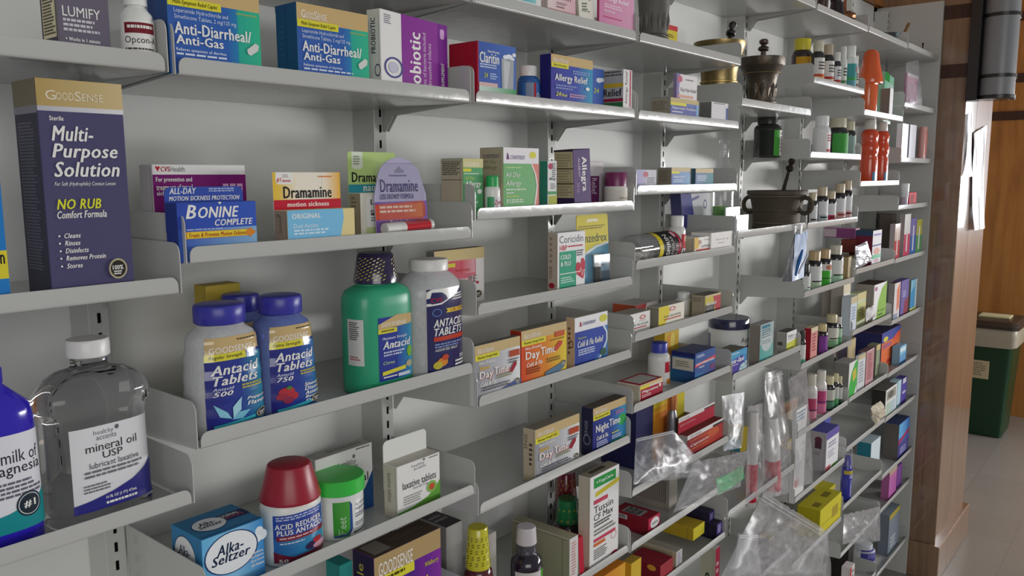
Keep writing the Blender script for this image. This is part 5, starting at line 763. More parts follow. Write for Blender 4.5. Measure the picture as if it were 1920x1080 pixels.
carton('tall silvery teal carton with a brown side', 'e3', 1425, 1450, 610, '#b9cfd2', yo=.012, ub=1405, sidec='#8f8578', topc='#5c544c', mat='gloss', front=[('g', 0, .55, 1, 1, '#6abcb8', '#8ccac4'), ('e', .5, .5, .4, .26, '#d4dfe2'), ('l', .12, .15, .7, .25, 4, '#7a9aa4'), ('l', .15, .45, .7, .12, 2, '#9ab0b4'), ('r', .1, .04, .7, .12, '#4a94b0')], name='stomach_relief_carton')
carton('white and yellow carton with a dark topped side', 'e3', 1475, 1499, 624, '#eceaea', yo=.012, ub=1456, sidec='#a49f96', topc='#5c5650', front=[('p', [(0, .6), (1, .5), (1, 1), (0, 1)], '#d0d048'), ('t', 'Dulco', .12, .16, .6, .16, '#4a4a5c'), ('l', .12, .38, .6, .08, 1, '#8a8894')], left=[('r', .1, .55, .6, .75, '#5c5650')], name='laxative_carton')
carton('tan and white carton with a yellow ring mark between the bagged tubes', 'e4', 1466, 1494, 760, '#cfc4b4', yo=.05, ub=1460, sidec='#a89c8c', front=[('r', 0, 0, 1, .17, '#a8846a'), ('r', .1, .38, .7, .44, '#4a4a84'), ('r', .1, .52, .8, .56, '#66606a'), ('o', .55, .78, .25, .1, .4, '#c4ac4a'), ('l', .1, .66, .6, .05, 1, '#77706a')], name='ointment_carton')
carton('yellow and teal carton inside the clear bag by the bracket', 'e4', 1388, 1401, 785, '#d0b83a', yo=.1, ub=1360, lean=8, sidec='#7a8a54', z=ZC+rowz['e4']+.07, h=.07, name='ointment_carton', left=[('r', .0, .5, 1, 1, '#3f8a9c')])
# ------------------------------------------------------------------ clear bags
def bag(label, cs, th, seed, crumple=.006, zip_=True, name='zip_bag', mat='film', n=26):
    P = [on(u, v, 1, y) for u, v, y in cs]; org = (P[0]+P[1]+P[2]+P[3])/4; rr = random.Random(seed); off = Vector((rr.uniform(0, 9), rr.uniform(0, 9), rr.uniform(0, 9)))
    t = thing(name, label, 'bag', org); b = MB()
    nrm = (P[1]-P[0]).cross(P[3]-P[0]).normalized()
    if nrm.y > 0: nrm = -nrm
    for sgn in (1, -1):
        rows = []
        for j in range(n+1):
            r = []; tt = j/n
            for i in range(n+1):
                s_ = i/n; p = P[0].lerp(P[1], s_).lerp(P[3].lerp(P[2], s_), tt)
                e = min(1, 5*min(s_, 1-s_, 1-tt, tt*.7+.02)); e = max(0, e)
                bul = th*math.sqrt(max(0, math.sin(math.pi*s_)))*max(0, min(1, tt*1.6))*math.sqrt(max(0, min(1, (1-tt)*6)))
                q = p*22+off; nz = noise.noise(q)+.55*noise.noise(q*2.3)+(.5-abs(noise.noise(q*1.4)))*.9
                r.append(p-org+nrm*(sgn*bul*(.75 if sgn > 0 else .35)+sgn*.0006+crumple*nz*e)+Vector((0, 0, 1))*crumple*.5*noise.noise(q*1.7+Vector((5, 5, 5))))
            rows.append(r)
        b.grid(rows, '#ffffff', mat, closed=False)
    b.build('film', t, 60)
    if zip_:
        b = MB(); d = P[3]-P[0]
        for f in (.05, .09): b.tube([P[0].lerp(P[1], k/8)+d*f+nrm*.003-org for k in range(9)], .0011, '#dfe0e4', 'plastic', 6)
        b.build('zip_strip', t)
    return t
bag('clear plastic bag slumped over the shelf lip below the navy night carton', [(1192, 822, .035), (1262, 806, .004), (1335, 890, -.03), (1188, 908, -.03)], .026, 3, .005)
bag('clear plastic bag with a green strip hanging over a shelf lip', [(1300, 868, -.05), (1402, 845, -.05), (1388, 912, -.055), (1262, 962, -.055)], .01, 5, .005, zip_=False)
t = thing('sachet', 'shiny green sachet inside the hanging clear bag', 'sachet', on(1366, 898, 1, -.051)); o_ = t.location.copy(); b = MB(); P = [on(u, v, 1, -.051)-o_ for u, v in ((1342, 898), (1392, 872), (1396, 896), (1346, 928))]
b.grid([[P[0].lerp(P[1], i/10).lerp(P[3].lerp(P[2], i/10), j/6)+Vector((0, -.004*math.sin(math.pi*i/10)-.0015*noise.noise(Vector((i*.9, j*1.3, 1))), 0)) for i in range(11)] for j in range(7)], '#4fb878', 'foil', closed=False); b.build('wrapper', t)
bag('clear bag bulging beside the shelf bracket with a yellow carton in it', [(1354, 742, .05), (1396, 735, .05), (1390, 840, .006), (1356, 846, .006)], .018, 8, .0022, zip_=False)
def btube(label, u0, v0, u1, v1, w, y, c1, c2, lab=''):
    p, q = on(u0, v0, 1, y), on(u1, v1, 1, y); t = thing('ointment_tube', label, 'tube', q); L = p-q; r = w/2/FPX*((p-CAM).dot(_F)); b = MB()
    b.tube([Vector((0, 0, 0)), L*.02, L*.55, L*.62, L], [r*.9, r, r, r*.96, r*.8], c1, 'plastic', 16); b.build('body', t)
    b = MB(); b.tube([L*.06, L*.22, L*.46], r*1.03, c2, 'card', 16); b.build('label', t); return t
btube('slim red and white tube in a clear bag, first of the hanging tubes', 1414, 772, 1407, 950, 20, .014, '#d8d4d2', '#c4283c')
btube('wide white tube with a red band in a clear bag', 1447, 782, 1450, 925, 28, .018, '#dedcda', '#c83a48')
bag('long clear bag around the slim red and white tube', [(1402, 762, .03), (1430, 756, .03), (1426, 930, .0), (1398, 942, .0)], .028, 11, .005, zip_=False)
bag('tall clear bag with a knotted top around the wide white tube', [(1434, 700, .05), (1466, 690, .05), (1480, 925, -.004), (1430, 935, -.004)], .036, 12, .0045)
bag('tall narrow clear bag around a striped white packet beside pink bottles', [(1478, 712, .02), (1512, 690, .02), (1524, 905, -.01), (1494, 915, -.01)], .014, 14, .0045, zip_=False)
carton('slim white packet with blue stripes inside the narrow clear bag', 'f7', 1490, 1510, 770, '#e0dedc', yo=.004, d=.012, front=[('l', .05, .03, .9, .12, 3, '#7a94b0'), ('r', .1, .8, .5, .88, '#d8a098')], name='bandage_packet', cat='packet')
bag('large clear zip bag hanging in front of the lowest shelves', [(1432, 922, -.01), (1552, 996, -.03), (1556, 1095, -.05), (1345, 1095, -.03)], .05, 21, .009)
bag('smaller clear pouch hanging before the large zip bag', [(1384, 1000, -.088), (1420, 1000, -.088), (1428, 1085, -.095), (1376, 1085, -.095)], .012, 23, .004)
carton('yellow topped dark carton seen through the large zip bag', 'e5', 1442, 1460, 1012, '#d8cfc0', yo=.05, ub=1420, sidec='#5a5a6a', topc='#c8a83a', name='ointment_carton')
carton('cream and orange carton at the back of the large zip bag', 'e5', 1490, 1512, 990, '#d8cdb8', yo=.05, ub=1476, name='ointment_carton', front=[('r', .1, .2, .6, .8, '#d0946a')])
bag('crumpled clear bag on the shelf beside the yellow cartons', [(1590, 935, .13), (1638, 925, .13), (1645, 955, .09), (1600, 985, .09)], .02, 31, .01, zip_=False)
bag('crumpled clear bag drooping over the lower lip near the end panel', [(1582, 965, -.004), (1650, 950, -.004), (1650, 1015, -.035), (1580, 1020, -.035)], .018, 32, .009, zip_=False)
# ------------------------------------------------------------------ sixth bay
def pill(label, row, uL, uR, vT, bc='#2c2624', cc='#d8cfb4', lc='#e6e4e0', ops=(), yo=.015, grp='supplement bottles', lz=(.05, .62), bm='gloss'):
    return bottle(label, row, uL, uR, vT, PB1, PC1, bc=bc, bm=bm, cc=cc, yo=yo, labels=[(lz[0], lz[1], 200, 0, lc, list(ops))], name='supplement_bottle', grp=None)
def L2(a, c='#b83a3c', t=None):
    return [('r', 0, .62, 1, .72, c), ('r', 0, .72, 1, 1, a), ('l', .2, .15, .6, .35, 3, '#55524f')]+([('t', t, .3, .12, .42, .26, INK)] if t else [])
pill('big vitamin bottle with a yellow cap and amber label', 'f1', 1483, 1523, 73, '#3a2c2c', '#d8c83a', '#c8962c', [('r', .45, .1, .9, .4, '#8a5a6a'), ('r', .5, .8, 1, 1, '#e0d8c8')], yo=.055)
pill('dark supplement bottle with a pale cap next to the yellow capped one', 'f1', 1521, 1545, 77, '#2c2a2a', '#cfcab4', '#e4e0dc', L2('#d89a5c', '#c85a34'))
pill('dark supplement bottle with a tan cap, third in the upper row', 'f1', 1541, 1563, 84, '#2a2828', '#b9a894', '#e2dedc', L2('#d8c8a0', '#b83a34'))
pill('small dark supplement bottle with a low white cap in the upper row', 'f1', 1561, 1576, 98, '#2a2a30', '#dcdcd8', '#dedce0', L2('#c84a3c', '#b03030'))
pill('white supplement bottle with a green printed label', 'f1', 1573, 1587, 87, '#e6e6e4', '#e2e2de', '#dfe4dc', L2('#c9d8c4', '#5a8a5c'), yo=.03)
pill('white supplement bottle with a teal label and maroon dot', 'f1', 1583, 1605, 86, '#dfe2e0', '#e4e4e0', '#4a9a9c', [('e', .55, .2, .14, .14, '#8a3a5a'), ('r', 0, .5, 1, .6, '#4aa85c'), ('g', 0, .6, 1, 1, '#5a9aa8', '#8ac0c4')])
pill('narrow white supplement bottle at the end of the upper row', 'f1', 1598, 1609, 105, '#e0dcd8', '#e4e2de', '#d8d4cc', L2('#d8cfc0', '#8a5a4a'))
pill('green and white labelled jar with a black cap behind the bracket', 'f2', 1414, 1464, 213, '#262a26', '#2a2a2a', '#262a26', [('r', .3, 0, .46, 1, '#4aa03c'), ('r', .46, 0, 1, 1, '#e6e6e4'), ('l', .5, .1, .4, .8, 6, '#8a5a5a')], yo=.07)
pill('white bottle with red print on the sunlit shelf', 'f2', 1524, 1556, 217, '#e2e4e4', '#e6e6e6', '#e8e6e6', [('l', .36, .12, .3, .3, 3, '#b83a48'), ('r', .34, .7, .8, .8, '#c02438')])
pill('dark bottle with a green label on the sunlit shelf', 'f2', 1552, 1589, 221, '#262a28', '#c4bca4', '#4aa04a', [('r', .6, 0, 1, 1, '#e4e6e4'), ('l', .64, .15, .3, .6, 5, '#8a6a6a')])
pill('dark bottle with a grey green label at the end of the sunlit shelf', 'f2', 1585, 1607, 228, '#262a28', '#c4bca4', '#8aa49c', [('r', .5, 0, 1, 1, '#dfe4e2'), ('r', .5, .5, 1, .6, '#a84a5a')])
for a in (('white labelled dark bottle beside the big dark mortar', 1513, 1532, 361, '#d8d4d2', '#2a2a2a'), ('taller white labelled dark bottle, second from the big dark mortar', 1529, 1552, 350, '#b9c4c4', '#3a4a4c'), ('red and white labelled dark bottle, third from the big dark mortar', 1548, 1567, 358, '#c43a54', '#55202c'), ('pink footed white labelled bottle, fourth from the big dark mortar', 1562, 1585, 344, '#d8a8a0', '#8a3a3c'), ('tallest white labelled bottle, last from the big dark mortar', 1580, 1598, 338, '#d8b0b0', '#6a2a34')):
    pill(a[0], 'f3', a[1], a[2], a[3], '#262424', '#c9b89c', '#e2e2e4', [('r', 0, .6, .45, 1, a[4]), ('r', .1, .68, 1, .76, a[5]), ('l', .5, .1, .4, .45, 5, '#77747a')])
pill('small white labelled bottle mostly hidden by the hanging pouch', 'f4', 1500, 1519, 495, '#2a2a2a', '#3a3634', '#e0e2e0', [('r', .3, .6, .8, .66, '#2c2c2c'), ('r', 0, .7, 1, 1, '#b4d0c0')], yo=.005)
pill('dark tincture bottle with a tan cap beside the hanging pouch', 'f4', 1512, 1540, 470, '#242222', '#c4a87c', '#e2e2de', [('t', 'Vit', .5, .2, .3, .25, '#55524f'), ('r', .1, .64, .7, .7, '#33302c'), ('r', 0, .72, 1, 1, '#bcd4b4')])
pill('dark tincture bottle with a bright green label band', 'f4', 1534, 1558, 467, '#242222', '#c4a87c', '#e2e0de', [('e', .4, .15, .2, .12, '#c07a5c'), ('r', 0, .3, .45, 1, '#4ab03c'), ('r', .45, .7, 1, 1, '#c4dcbc'), ('r', 0, .62, 1, .68, '#3f6a3c')])
pill('dark tincture bottle with a pale green foot, furthest from the pouch', 'f4', 1551, 1580, 459, '#242222', '#cfc8b8', '#e2e2de', [('t', 'Vit', .5, .25, .3, .22, '#55524f'), ('r', .1, .64, .7, .7, '#33302c'), ('r', 0, .7, 1, 1, '#b0d4b8')])
carton('beige carton beside the tincture bottles', 'f4', 1590, 1600, 482, '#b9a882', yo=.012, ub=1575, sidec='#a8926a', topc='#5c4630', name='supplement_carton')
# hanging pouch with brush
t = thing('hanging_pouch', 'blue pouch with a brush handle hanging from the shelf lip', 'pouch', on(1500, 436, 1, -.012)); og = t.location.copy()
A = [on(1491, 440, 1, -.012), on(1515, 432, 1, -.012), on(1507, 520, 1, -.045), on(1485, 528, 1, -.045), on(1466, 528, 1, .004), on(1490, 440, 1, -.008)]; A = [p-og for p in A]
def quad(b, P, c, mat, n=8, am=.0015, sd=0):
    b.grid([[P[0].lerp(P[1], i/n).lerp(P[3].lerp(P[2], i/n), j/n)+Vector((0, am*noise.noise(Vector((i*.8+sd, j*.8, sd))), 0)) for i in range(n+1)] for j in range(n+1)], c, mat, closed=False)
b = MB(); quad(b, [A[0], A[1], A[2], A[3]], '#5f7ca8', 'plastic', sd=1); quad(b, [A[5], A[0], A[3], A[4]], '#4a4a6c', 'gloss', sd=2); quad(b, [A[1], A[5], A[4], A[2]], '#8a94a8', 'plastic', sd=3)
p = [A[4], A[3], A[2]]; b.face(p, '#b9bcc6', 'plastic'); b.build('pouch', t)
b = MB(); b.tube([on(1505, 470, 1, -.043)-og, on(1498, 490, 1, -.049)-og, on(1492, 516, 1, -.052)-og], [.004, .006, .003], '#2a6ab0', 'gloss', 10); b.build('brush_handle', t)
b = MB(); b.tube([on(1514, 478, 1, -.043)-og, on(1497, 512, 1, -.052)-og], .0028, '#e0e2ea', 'gloss', 8); b.build('brush_rod', t)
b = MB(); b.box(-.007, .007, -.004, .0, -.004, .019, '#e6e6ea', 'gloss', .001); b.box(-.007, .007, .012, .0155, -.004, .019, '#e6e6ea', 'gloss', .001); b.box(-.007, .007, -.004, .0155, .019, .022, '#e6e6ea', 'gloss', .001); b.build('clip', t)
# f5
pill('slim white bottle with a teal foot at the start of its shelf', 'f5', 1497, 1510, 620, '#2a2a2a', '#3a3634', '#e0e0de', [('r', 0, .7, 1, 1, '#5aa888')], yo=.005)
carton('red carton with a cream top edge and pink front', 'f5', 1520, 1532.5, 616, '#d89088', yo=.008, ub=1507, sidec='#a02030', topc='#c8b48c', name='supplement_carton', front=[('r', 0, 0, 1, .14, '#d8cba8'), ('l', .2, .2, .6, .6, 6, '#b04a54')])
pill('dark bottle with a purple label beside the red carton', 'f5', 1531, 1551, 607, '#2a2028', '#d8c894', '#8a4aa0', [('r', .6, 0, 1, .7, '#d8cfe0')], yo=.01)
pill('wide dark bottle with a green footed label', 'f5', 1546, 1571, 589, '#242222', '#cfc49c', '#d8d6c8', [('r', .1, .52, .8, .58, '#33302c'), ('r', 0, .62, 1, 1, '#8ab48a')])
pill('narrow dark bottle with a green label at the end', 'f5', 1566, 1578, 594, '#242222', '#d8d4c8', '#b4cfb4', [('r', 0, .5, 1, 1, '#5aa06a')])
# f6
pill('white bottle with a pink label beside the narrow clear bag', 'f6', 1510, 1531, 701, '#e4dedc', '#d8d2c4', '#d8cfd0', [('g', 0, .2, .5, .8, '#b03a5a', '#c05a7a'), ('r', 0, .6, 1, .66, '#6a3a5a'), ('r', 0, .66, 1, 1, '#d48aa0')], bm='plastic')
pill('taller white bottle with a magenta label', 'f6', 1528, 1549, 694, '#e6e2de', '#e2ded4', '#d8ccd0', [('g', 0, .1, .5, .6, '#b03a6a', '#c85a8a'), ('r', 0, .5, 1, .56, '#6a3a7a'), ('r', 0, .6, 1, 1, '#d87aa0')], bm='plastic')
pill('dark bottle with a green foot beside the magenta labelled one', 'f6', 1545, 1564, 705, '#242222', '#d8cfa8', '#c4c8bc', [('r', 0, .55, 1, .6, '#2c3a30'), ('r', 0, .6, 1, 1, '#5a8a70')])
pill('slim dark bottle between two others on the pink bottle shelf', 'f6', 1560, 1572, 700, '#242222', '#d8cfa8', '#c8c8c4', [('r', 0, .6, 1, 1, '#5aa06a')])
pill('slim dark bottle at the end of the pink bottle shelf', 'f6', 1568, 1579, 705, '#242222', '#d8cfa8', '#c8c8c4', [('r', 0, .7, 1, 1, '#3a5a48')])
carton('white carton with a purple top stripe and a dark emblem on its side', 'f7', 1549, 1572, 813, '#e8e6ea', yo=.012, ub=1518, sidec='#b4aeb2', topc='#5a5aa8', name='supplement_carton', left=[('e', .5, .2, .22, .08, '#6a3a4c'), ('r', .3, .24, .7, .42, '#5c3a48'), ('l', .25, .5, .5, .1, 2, '#8a8488')], front=[('r', 0, 0, 1, .18, '#6a5aa8'), ('l', .15, .28, .7, .16, 2, '#9a94b0'), ('l', .15, .5, .6, .2, 3, '#b4aec0'), ('r', 0, .86, .4, .98, '#c05a64'), ('r', .5, .9, 1, 1, '#8ab46a')])
carton('blue carton behind the white carton with a purple stripe', 'f7', 1545, 1556, 787, '#5a5ab0', yo=.08, ub=1530, name='supplement_carton')
carton('yellow carton, front one of the pair', 'f8', 1537, 1583, 958, '#d0c42c', yo=.004, ub=1494, sidec='#b4a824', topc='#c0b428', name='glove_carton', front=[('r', .55, .3, .85, .7, '#a8962c'), ('r', .0, .6, 1, .63, '#a89c24')], top=[('r', .1, .5, .3, .8, '#7d7420'), ('r', .6, .4, .85, .7, '#7d7420')])
carton('yellow carton, rear one of the pair', 'f8', 1545, 1566, 925, '#c8bc2c', yo=.09, d=.07, sidec='#a89c24', topc='#b8ac28', name='glove_carton')
b_ = carton('black carton on the lowest shelf beside the drooping clear bag', 'g9', 1590, 1600, 1022, '#2c2a28', yo=.07, ub=1552, name='bandage_carton')
carton('red striped white carton low beside the black one, cut by the bottom edge', 'g8', 1592, 1601, 1052, '#d8d0ce', yo=.004, ub=1576, z=zs('g9'), h=.15, name='bandage_carton', front=[('r', 0, .0, .35, 1, '#b83a48'), ('l', .4, .1, .5, .8, 6, '#8a8484')])
# ------------------------------------------------------------------ seventh bay
SPR = [(0, .9), (.01, .97), (.03, 1), (.36, 1), (.42, .96), (.46, .9), (.5, 1.0), (.56, 1.05), (.62, 1), (.66, .86), (.70, .92), (.78, .98), (.83, .8), (.85, .6)]
SLB = [('r', 0, 0, 1, .45, '#c83a34'), ('r', .45, 0, 1, .5, '#d8c9a8'), ('g', 0, .5, 1, 1, '#4a8ab4', '#a9c4cc'), ('l', .4, .1, .5, .6, 6, '#a85a54')]
bottle('single orange spray bottle with a flared orange cap', 'g1', 1616, 1645, 94, [(0, .95), (.02, 1), (.48, 1), (.52, .96)], [(.5, 1.12), (.52, 1.16), (.6, 1.1), (.8, .8), (.95, .68), (1, .4)], bc='#e0662c', cc='#e2602a', cm='gloss', bm='gloss', k=.7, yo=.012, name='spray_bottle', ridge=0, labels=[(.06, .5, 150, 40, '#d85a2c', [('r', .6, 0, 1, 1, '#c9c4c0'), ('r', .55, 0, .65, .5, '#b0304a')], 'gloss')])
carton('green and white tube carton leaning beside the orange spray bottle', 'g1', 1655, 1672, 132, '#9ad8b8', yo=.03, d=.02, lean=7, name='spray_carton', mat='gloss', front=[('r', 0, 0, .5, .2, '#3fa04a'), ('g', 0, .2, 1, .55, '#8ad8b4', '#d8ece4'), ('g', 0, .6, 1, 1, '#7a4a8a', '#5a9a4a')])
carton('slim white upright carton edge near the orange spray bottle', 'g1', 1668, 1674, 165, '#eeecee', yo=.006, d=.03, sidec='#8a8078', name='spray_carton')
for lb, a, c, v in (('orange spray bottle with a pale cap, first of two', 1613, 1645, 224), ('orange spray bottle with a pale cap, second of two', 1641, 1665, 228)):
    bottle(lb, 'g2', a, c, v, SPR, [(.85, .62), (.86, .66), (.98, .6), (1, .56)], bc='#d84a24', bm='gloss', cc='#d8d4cc', yo=.014, name='spray_bottle', ridge=0, labels=[(.03, .38, 150, 30, '#c84a2c', SLB, 'gloss')])
carton('white fronted carton with a maroon side and green top', 'g3', 1635.5, 1652, 433, '#e4e0e4', yo=.012, ub=1592, sidec='#7a2a40', topc='#2f4a3c', name='ointment_carton', left=[('r', .0, 0, 1, .16, '#3a4a6a')], front=[('r', .1, .1, .9, .16, '#7a7ab8'), ('r', 0, .42, 1, .47, '#5a5a84'), ('e', .5, .62, .35, .1, '#d8a090'), ('g', 0, .72, 1, .84, '#5ab48a', '#8acaa8'), ('e', .5, .9, .3, .05, '#c8a0a8')])
carton('long pink and purple carton lying on its shelf behind the tinctures', 'g3', 1604, 1612, 441, '#c8a0b4', yo=.07, ub=1545, sidec='#8a4a7c', z=ZC+rowz['g3']+.102, h=.035, name='ointment_carton', left=[('r', .0, .1, .4, .9, '#c8b4bc')])
carton('maroon carton under the long pink carton', 'g3', 1603, 1610, 459, '#7a3a34', yo=.06, ub=1577, z=ZC+rowz['g3']+.055, h=.045, name='ointment_carton')
carton('tan carton at the bottom of the pile behind the tinctures', 'g3', 1603, 1612, 480, '#b4a27c', yo=.055, ub=1576, name='ointment_carton')
# foil packet
def packet(label, cs, y0, th, col, mat, seed, name='foil_packet', crum=.006):
    P = [on(u, v, 1, y0) for u, v in cs]; og = (P[2]+P[3])/2; t = thing(name, label, 'packet', og); b = MB(); off = Vector((seed, seed*.7, 0))
    for sgn in (1, -1):
        rows = []
        for j in range(13):
            r = []
            for i in range(13):
                s_, tt = i/12, j/12; p = P[0].lerp(P[1], s_).lerp(P[3].lerp(P[2], s_), tt); q = p*45+off
                r.append(p-og+Vector((crum*.4*noise.noise(q+Vector((3, 0, 0))), -sgn*th*math.sin(math.pi*s_)**.6*math.sin(math.pi*tt)**.6+crum*noise.noise(q), crum*.4*noise.noise(q+Vector((0, 7, 0))))))
            rows.append(r)
        b.grid(rows, col, mat, closed=False, smooth=False)
    b.build('wrapper', t); return t
packet('crumpled silver foil packet on the shelf beside the tinctures', [(1606, 462), (1624, 452), (1634, 490), (1604, 508)], .012, .016, '#d0d0d6', 'foil', 3)
carton('pale blue and white narrow carton beside the cream and green one', 'g4', 1594.5, 1606, 558, '#d0d8e2', yo=.006, d=.03, front=[('r', 0, 0, 1, .2, '#c8b890'), ('l', .2, .3, .6, .4, 5, '#8aa0c0')], name='supplement_carton')
carton('cream and green carton with a gold top', 'g4', 1607, 1623, 551, '#c8cfa8', yo=.03, d=.03, front=[('r', 0, 0, 1, .2, '#cfc28a'), ('g', 0, .3, 1, .8, '#b8c070', '#d8cf8a'), ('l', .15, .4, .6, .3, 4, '#7d8460')], name='supplement_carton')
carton('green and white carton with a leaf sweep and a brown top', 'g4', 1638, 1661.5, 535, '#eceaea', yo=.012, ub=1602, sidec='#a49c94', topc='#4a3424', name='supplement_carton', front=[('p', [(1, 0), (.6, .15), (.35, .5), (.2, 1), (1, 1)], '#8cb848'), ('p', [(.6, .15), (.45, .3), (.28, .65), (.22, 1), (.2, 1), (.26, .65), (.42, .3)], '#e8f0d8'), ('e', .14, .12, .1, .06, '#a85a8a'), ('t', 'iberogast', .3, .72, .62, .1, '#3f5a2c', 'i'), ('l', .35, .86, .5, .08, 1, '#3f5a2c')])
for lb, a, c, v, col in (('white carton with a red square patch behind the green footed bottles', 1563, 1576, 538, .085), ('second white carton with a red square patch nearer the gold topped cartons', 1580, 1593, 534, .045)):
    carton(lb, 'g4', a, c, v, '#e4dfd8', yo=col, d=.04, sidec='#b4aca0', name='first_aid_carton', front=[('r', 0, 0, 1, .2, '#d8cdb0'), ('r', .05, .3, .95, .62, '#b0283c')])
packet('small crumpled white tissue packet on the shelf before the leaf carton', [(1624, 580), (1638, 572), (1642, 592), (1622, 604)], .006, .01, '#dfdcdc', 'paper', 9, 'tissue_packet', .008)
carton('bright green and white carton with a yellow swoosh', 'g5', 1591, 1607, 682, '#e6e6e2', yo=.006, ub=1563, sidec='#8a8884', topc='#a8a49c', name='allergy_carton', front=[('p', [(0, .8), (.3, .3), (.7, .05), (1, .0), (1, .7), (.6, 1), (0, 1)], '#3fb04a'), ('p', [(.4, .3), (.8, .2), (.9, .5), (.5, .6)], '#c8b84a')])
carton('pale grey leaflet carton beside the green swoosh carton', 'g5', 1608, 1622, 668, '#d4d6d8', yo=.014, d=.01, front=[('r', 0, 0, 1, .12, '#c8b890'), ('l', .15, .2, .7, .6, 7, '#a4a8b4')], name='allergy_carton')
carton('maroon carton with a shiny pink front', 'g5', 1623.5, 1638, 660, '#d8a8b0', yo=.012, ub=1608, sidec='#6a2430', topc='#7a4a54', mat='gloss', name='allergy_carton', front=[('l', .2, .1, .6, .75, 10, '#b86a7c')])
carton('grey green carton with a gold top behind the bracket', 'g5', 1642, 1657, 648, '#8a9478', yo=.03, ub=1625, sidec='#77706a', name='allergy_carton', front=[('r', 0, 0, 1, .16, '#cdb884'), ('l', .2, .25, .6, .5, 6, '#a9b094')])
carton('tan topped carton with a navy side at the back of the swoosh carton', 'g5', 1588, 1603, 640, '#c4b48c', yo=.09, ub=1570, sidec='#6a6478', name='allergy_carton')
packet('crumpled tan paper packet slipping over the shelf lip', [(1632, 766), (1652, 752), (1660, 776), (1640, 800)], -.006, .014, '#cfc4ae', 'paper', 13, 'paper_packet', .01)
carton('dark barred carton at the rear above the crumpled tan packet', 'h7', 1655, 1661, 731, '#55524c', yo=.1, ub=1634, name='bandage_carton')
carton('teal carton with a white front behind the blue spray tube', 'h8', 1632.5, 1650, 832, '#d4dfe6', yo=.06, ub=1606, sidec='#2f7a8c', topc='#b4c4cc', name='bandage_carton')
bottle('blue spray tube with a clear cap and yellow band', 'g7', 1577, 1597, 833, [(0, .9), (.02, 1), (.56, 1), (.6, .96), (.62, .8), (.8, .55)], [(.62, .98), (.64, 1), (.85, .96), (.95, .8), (1, .4)], bc='#3a3aa8', bm='gloss', cc='#ffffff', cm='clear', yo=.004, name='spray_tube', ridge=0, labels=[(.4, .56, 200, 0, '#4a4ab4', [('r', 0, 0, 1, .4, '#c8b44a'), ('l', .3, .5, .5, .4, 2, WH)])])
bottle('translucent jar with a dark lid inside the drooping clear bag', 'g8', 1612, 1644, 985, PB1, PC1, bc='#6a7484', cc='#3a4454', yo=-.002, name='medicine_jar')
bottle('blue labelled clear jar low beside the end of the shelving', 'g8', 1600, 1642, 1014, PB1, PC1, bm='frost', cc='#c4c6cc', yo=.03, name='medicine_jar', z=zs('g9'), labels=[(.2, .8, 170, 0, '#3f3f8a', [('l', .2, .2, .6, .5, 5, '#8a8ac0')])])
# ------------------------------------------------------------------ last bay
bag('small clear bag holding a pink packet on the upper shelf', [(1699, 118, .03), (1722, 112, .03), (1729, 198, .004), (1698, 203, .004)], .015, 41, .006, zip_=False)
carton('pink printed packet inside the small clear bag', 'h1', 1700, 1720, 136, '#c88aa8', yo=.02, d=.01, front=[('l', .08, .08, .84, .85, 12, '#e0c0cc'), ('r', 0, 0, 1, .12, '#d8d0d4')], name='bandage_packet', cat='packet')
carton('slim white carton shining in the window light, first of two', 'h2', 1691, 1702, 231, '#f2f2fa', yo=.004, d=.02, mat='gloss', name='ointment_carton')
carton('slim white carton shining in the window light, second of two', 'h2', 1705, 1717, 233, '#f0f0fa', yo=.004, d=.02, mat='gloss', sidec='#7d7d88', name='ointment_carton')
bottle('pink and white tube standing on its cap', 'h2', 1722, 1737, 238, [(.12, .95), (.3, 1), (.7, .98), (.95, .9), (1, .86)], [(0, .95), (.01, 1), (.12, 1)], bc='#d89a94', cc='#d8cfc4', k=.6, yo=.012, name='ointment_tube', cat='tube', labels=[(.2, .9, 120, 30, '#d8837c', [('r', .5, 0, .75, 1, '#e6c4bc')])])
bottle('small white tube standing half in the window light', 'h3', 1690, 1703, 344, [(0, .8), (.02, .85), (.45, .85)], [(.45, .95), (.46, 1), (.96, 1.05), (1, 1)], bc='#c9bcd4', cc='#f2f2f6', yo=.004, name='ointment_tube', cat='tube', ridge=.02)
carton('little red framed carton beside the small white tube', 'h3', 1705, 1718, 361, '#c84a54', yo=.012, d=.03, front=[('r', .15, .2, .6, .9, '#8a3038')], name='ointment_carton')
for lb, a, c, v, c1, c2 in (('red toothbrush pack, first of the four upright packs', 1677, 1687, 420, '#d8c0b0', '#c8304a'), ('pink and white toothbrush pack, tallest of the upright packs', 1695, 1706, 402, '#ece8e6', '#d0406a'), ('blue toothbrush pack beside the tallest pack', 1707, 1717, 410, '#7a74b4', '#3a6ab8'), ('green toothbrush pack by the end panel', 1718, 1728, 412, '#b4b44a', '#4a9a5c')):
    carton(lb, 'h4', a, c, v, c1, yo=.006, d=.018, sidec='#a4989a', name='toothbrush_pack', cat='toothbrush pack', mat='gloss', front=[('r', 0, .48, 1, 1, c2), ('r', .4, .2, .6, .9, '#e8e4e4')])
carton('plain brown carton at the back of the toothbrush shelf', 'h4', 1672, 1682, 402, '#8a7c74', yo=.12, d=.05, name='ointment_carton')
carton('white and orange carton beside the purple carton', 'h5', 1676, 1687, 532, '#d8d0d0', yo=.006, ub=1665, sidec='#94908c', topc='#5c3a34', front=[('p', [(.4, .2), (.9, 0), (.9, .7), (.5, .8)], '#d87a5c'), ('r', 0, .85, .7, 1, '#8a94b0')], name='ointment_carton')
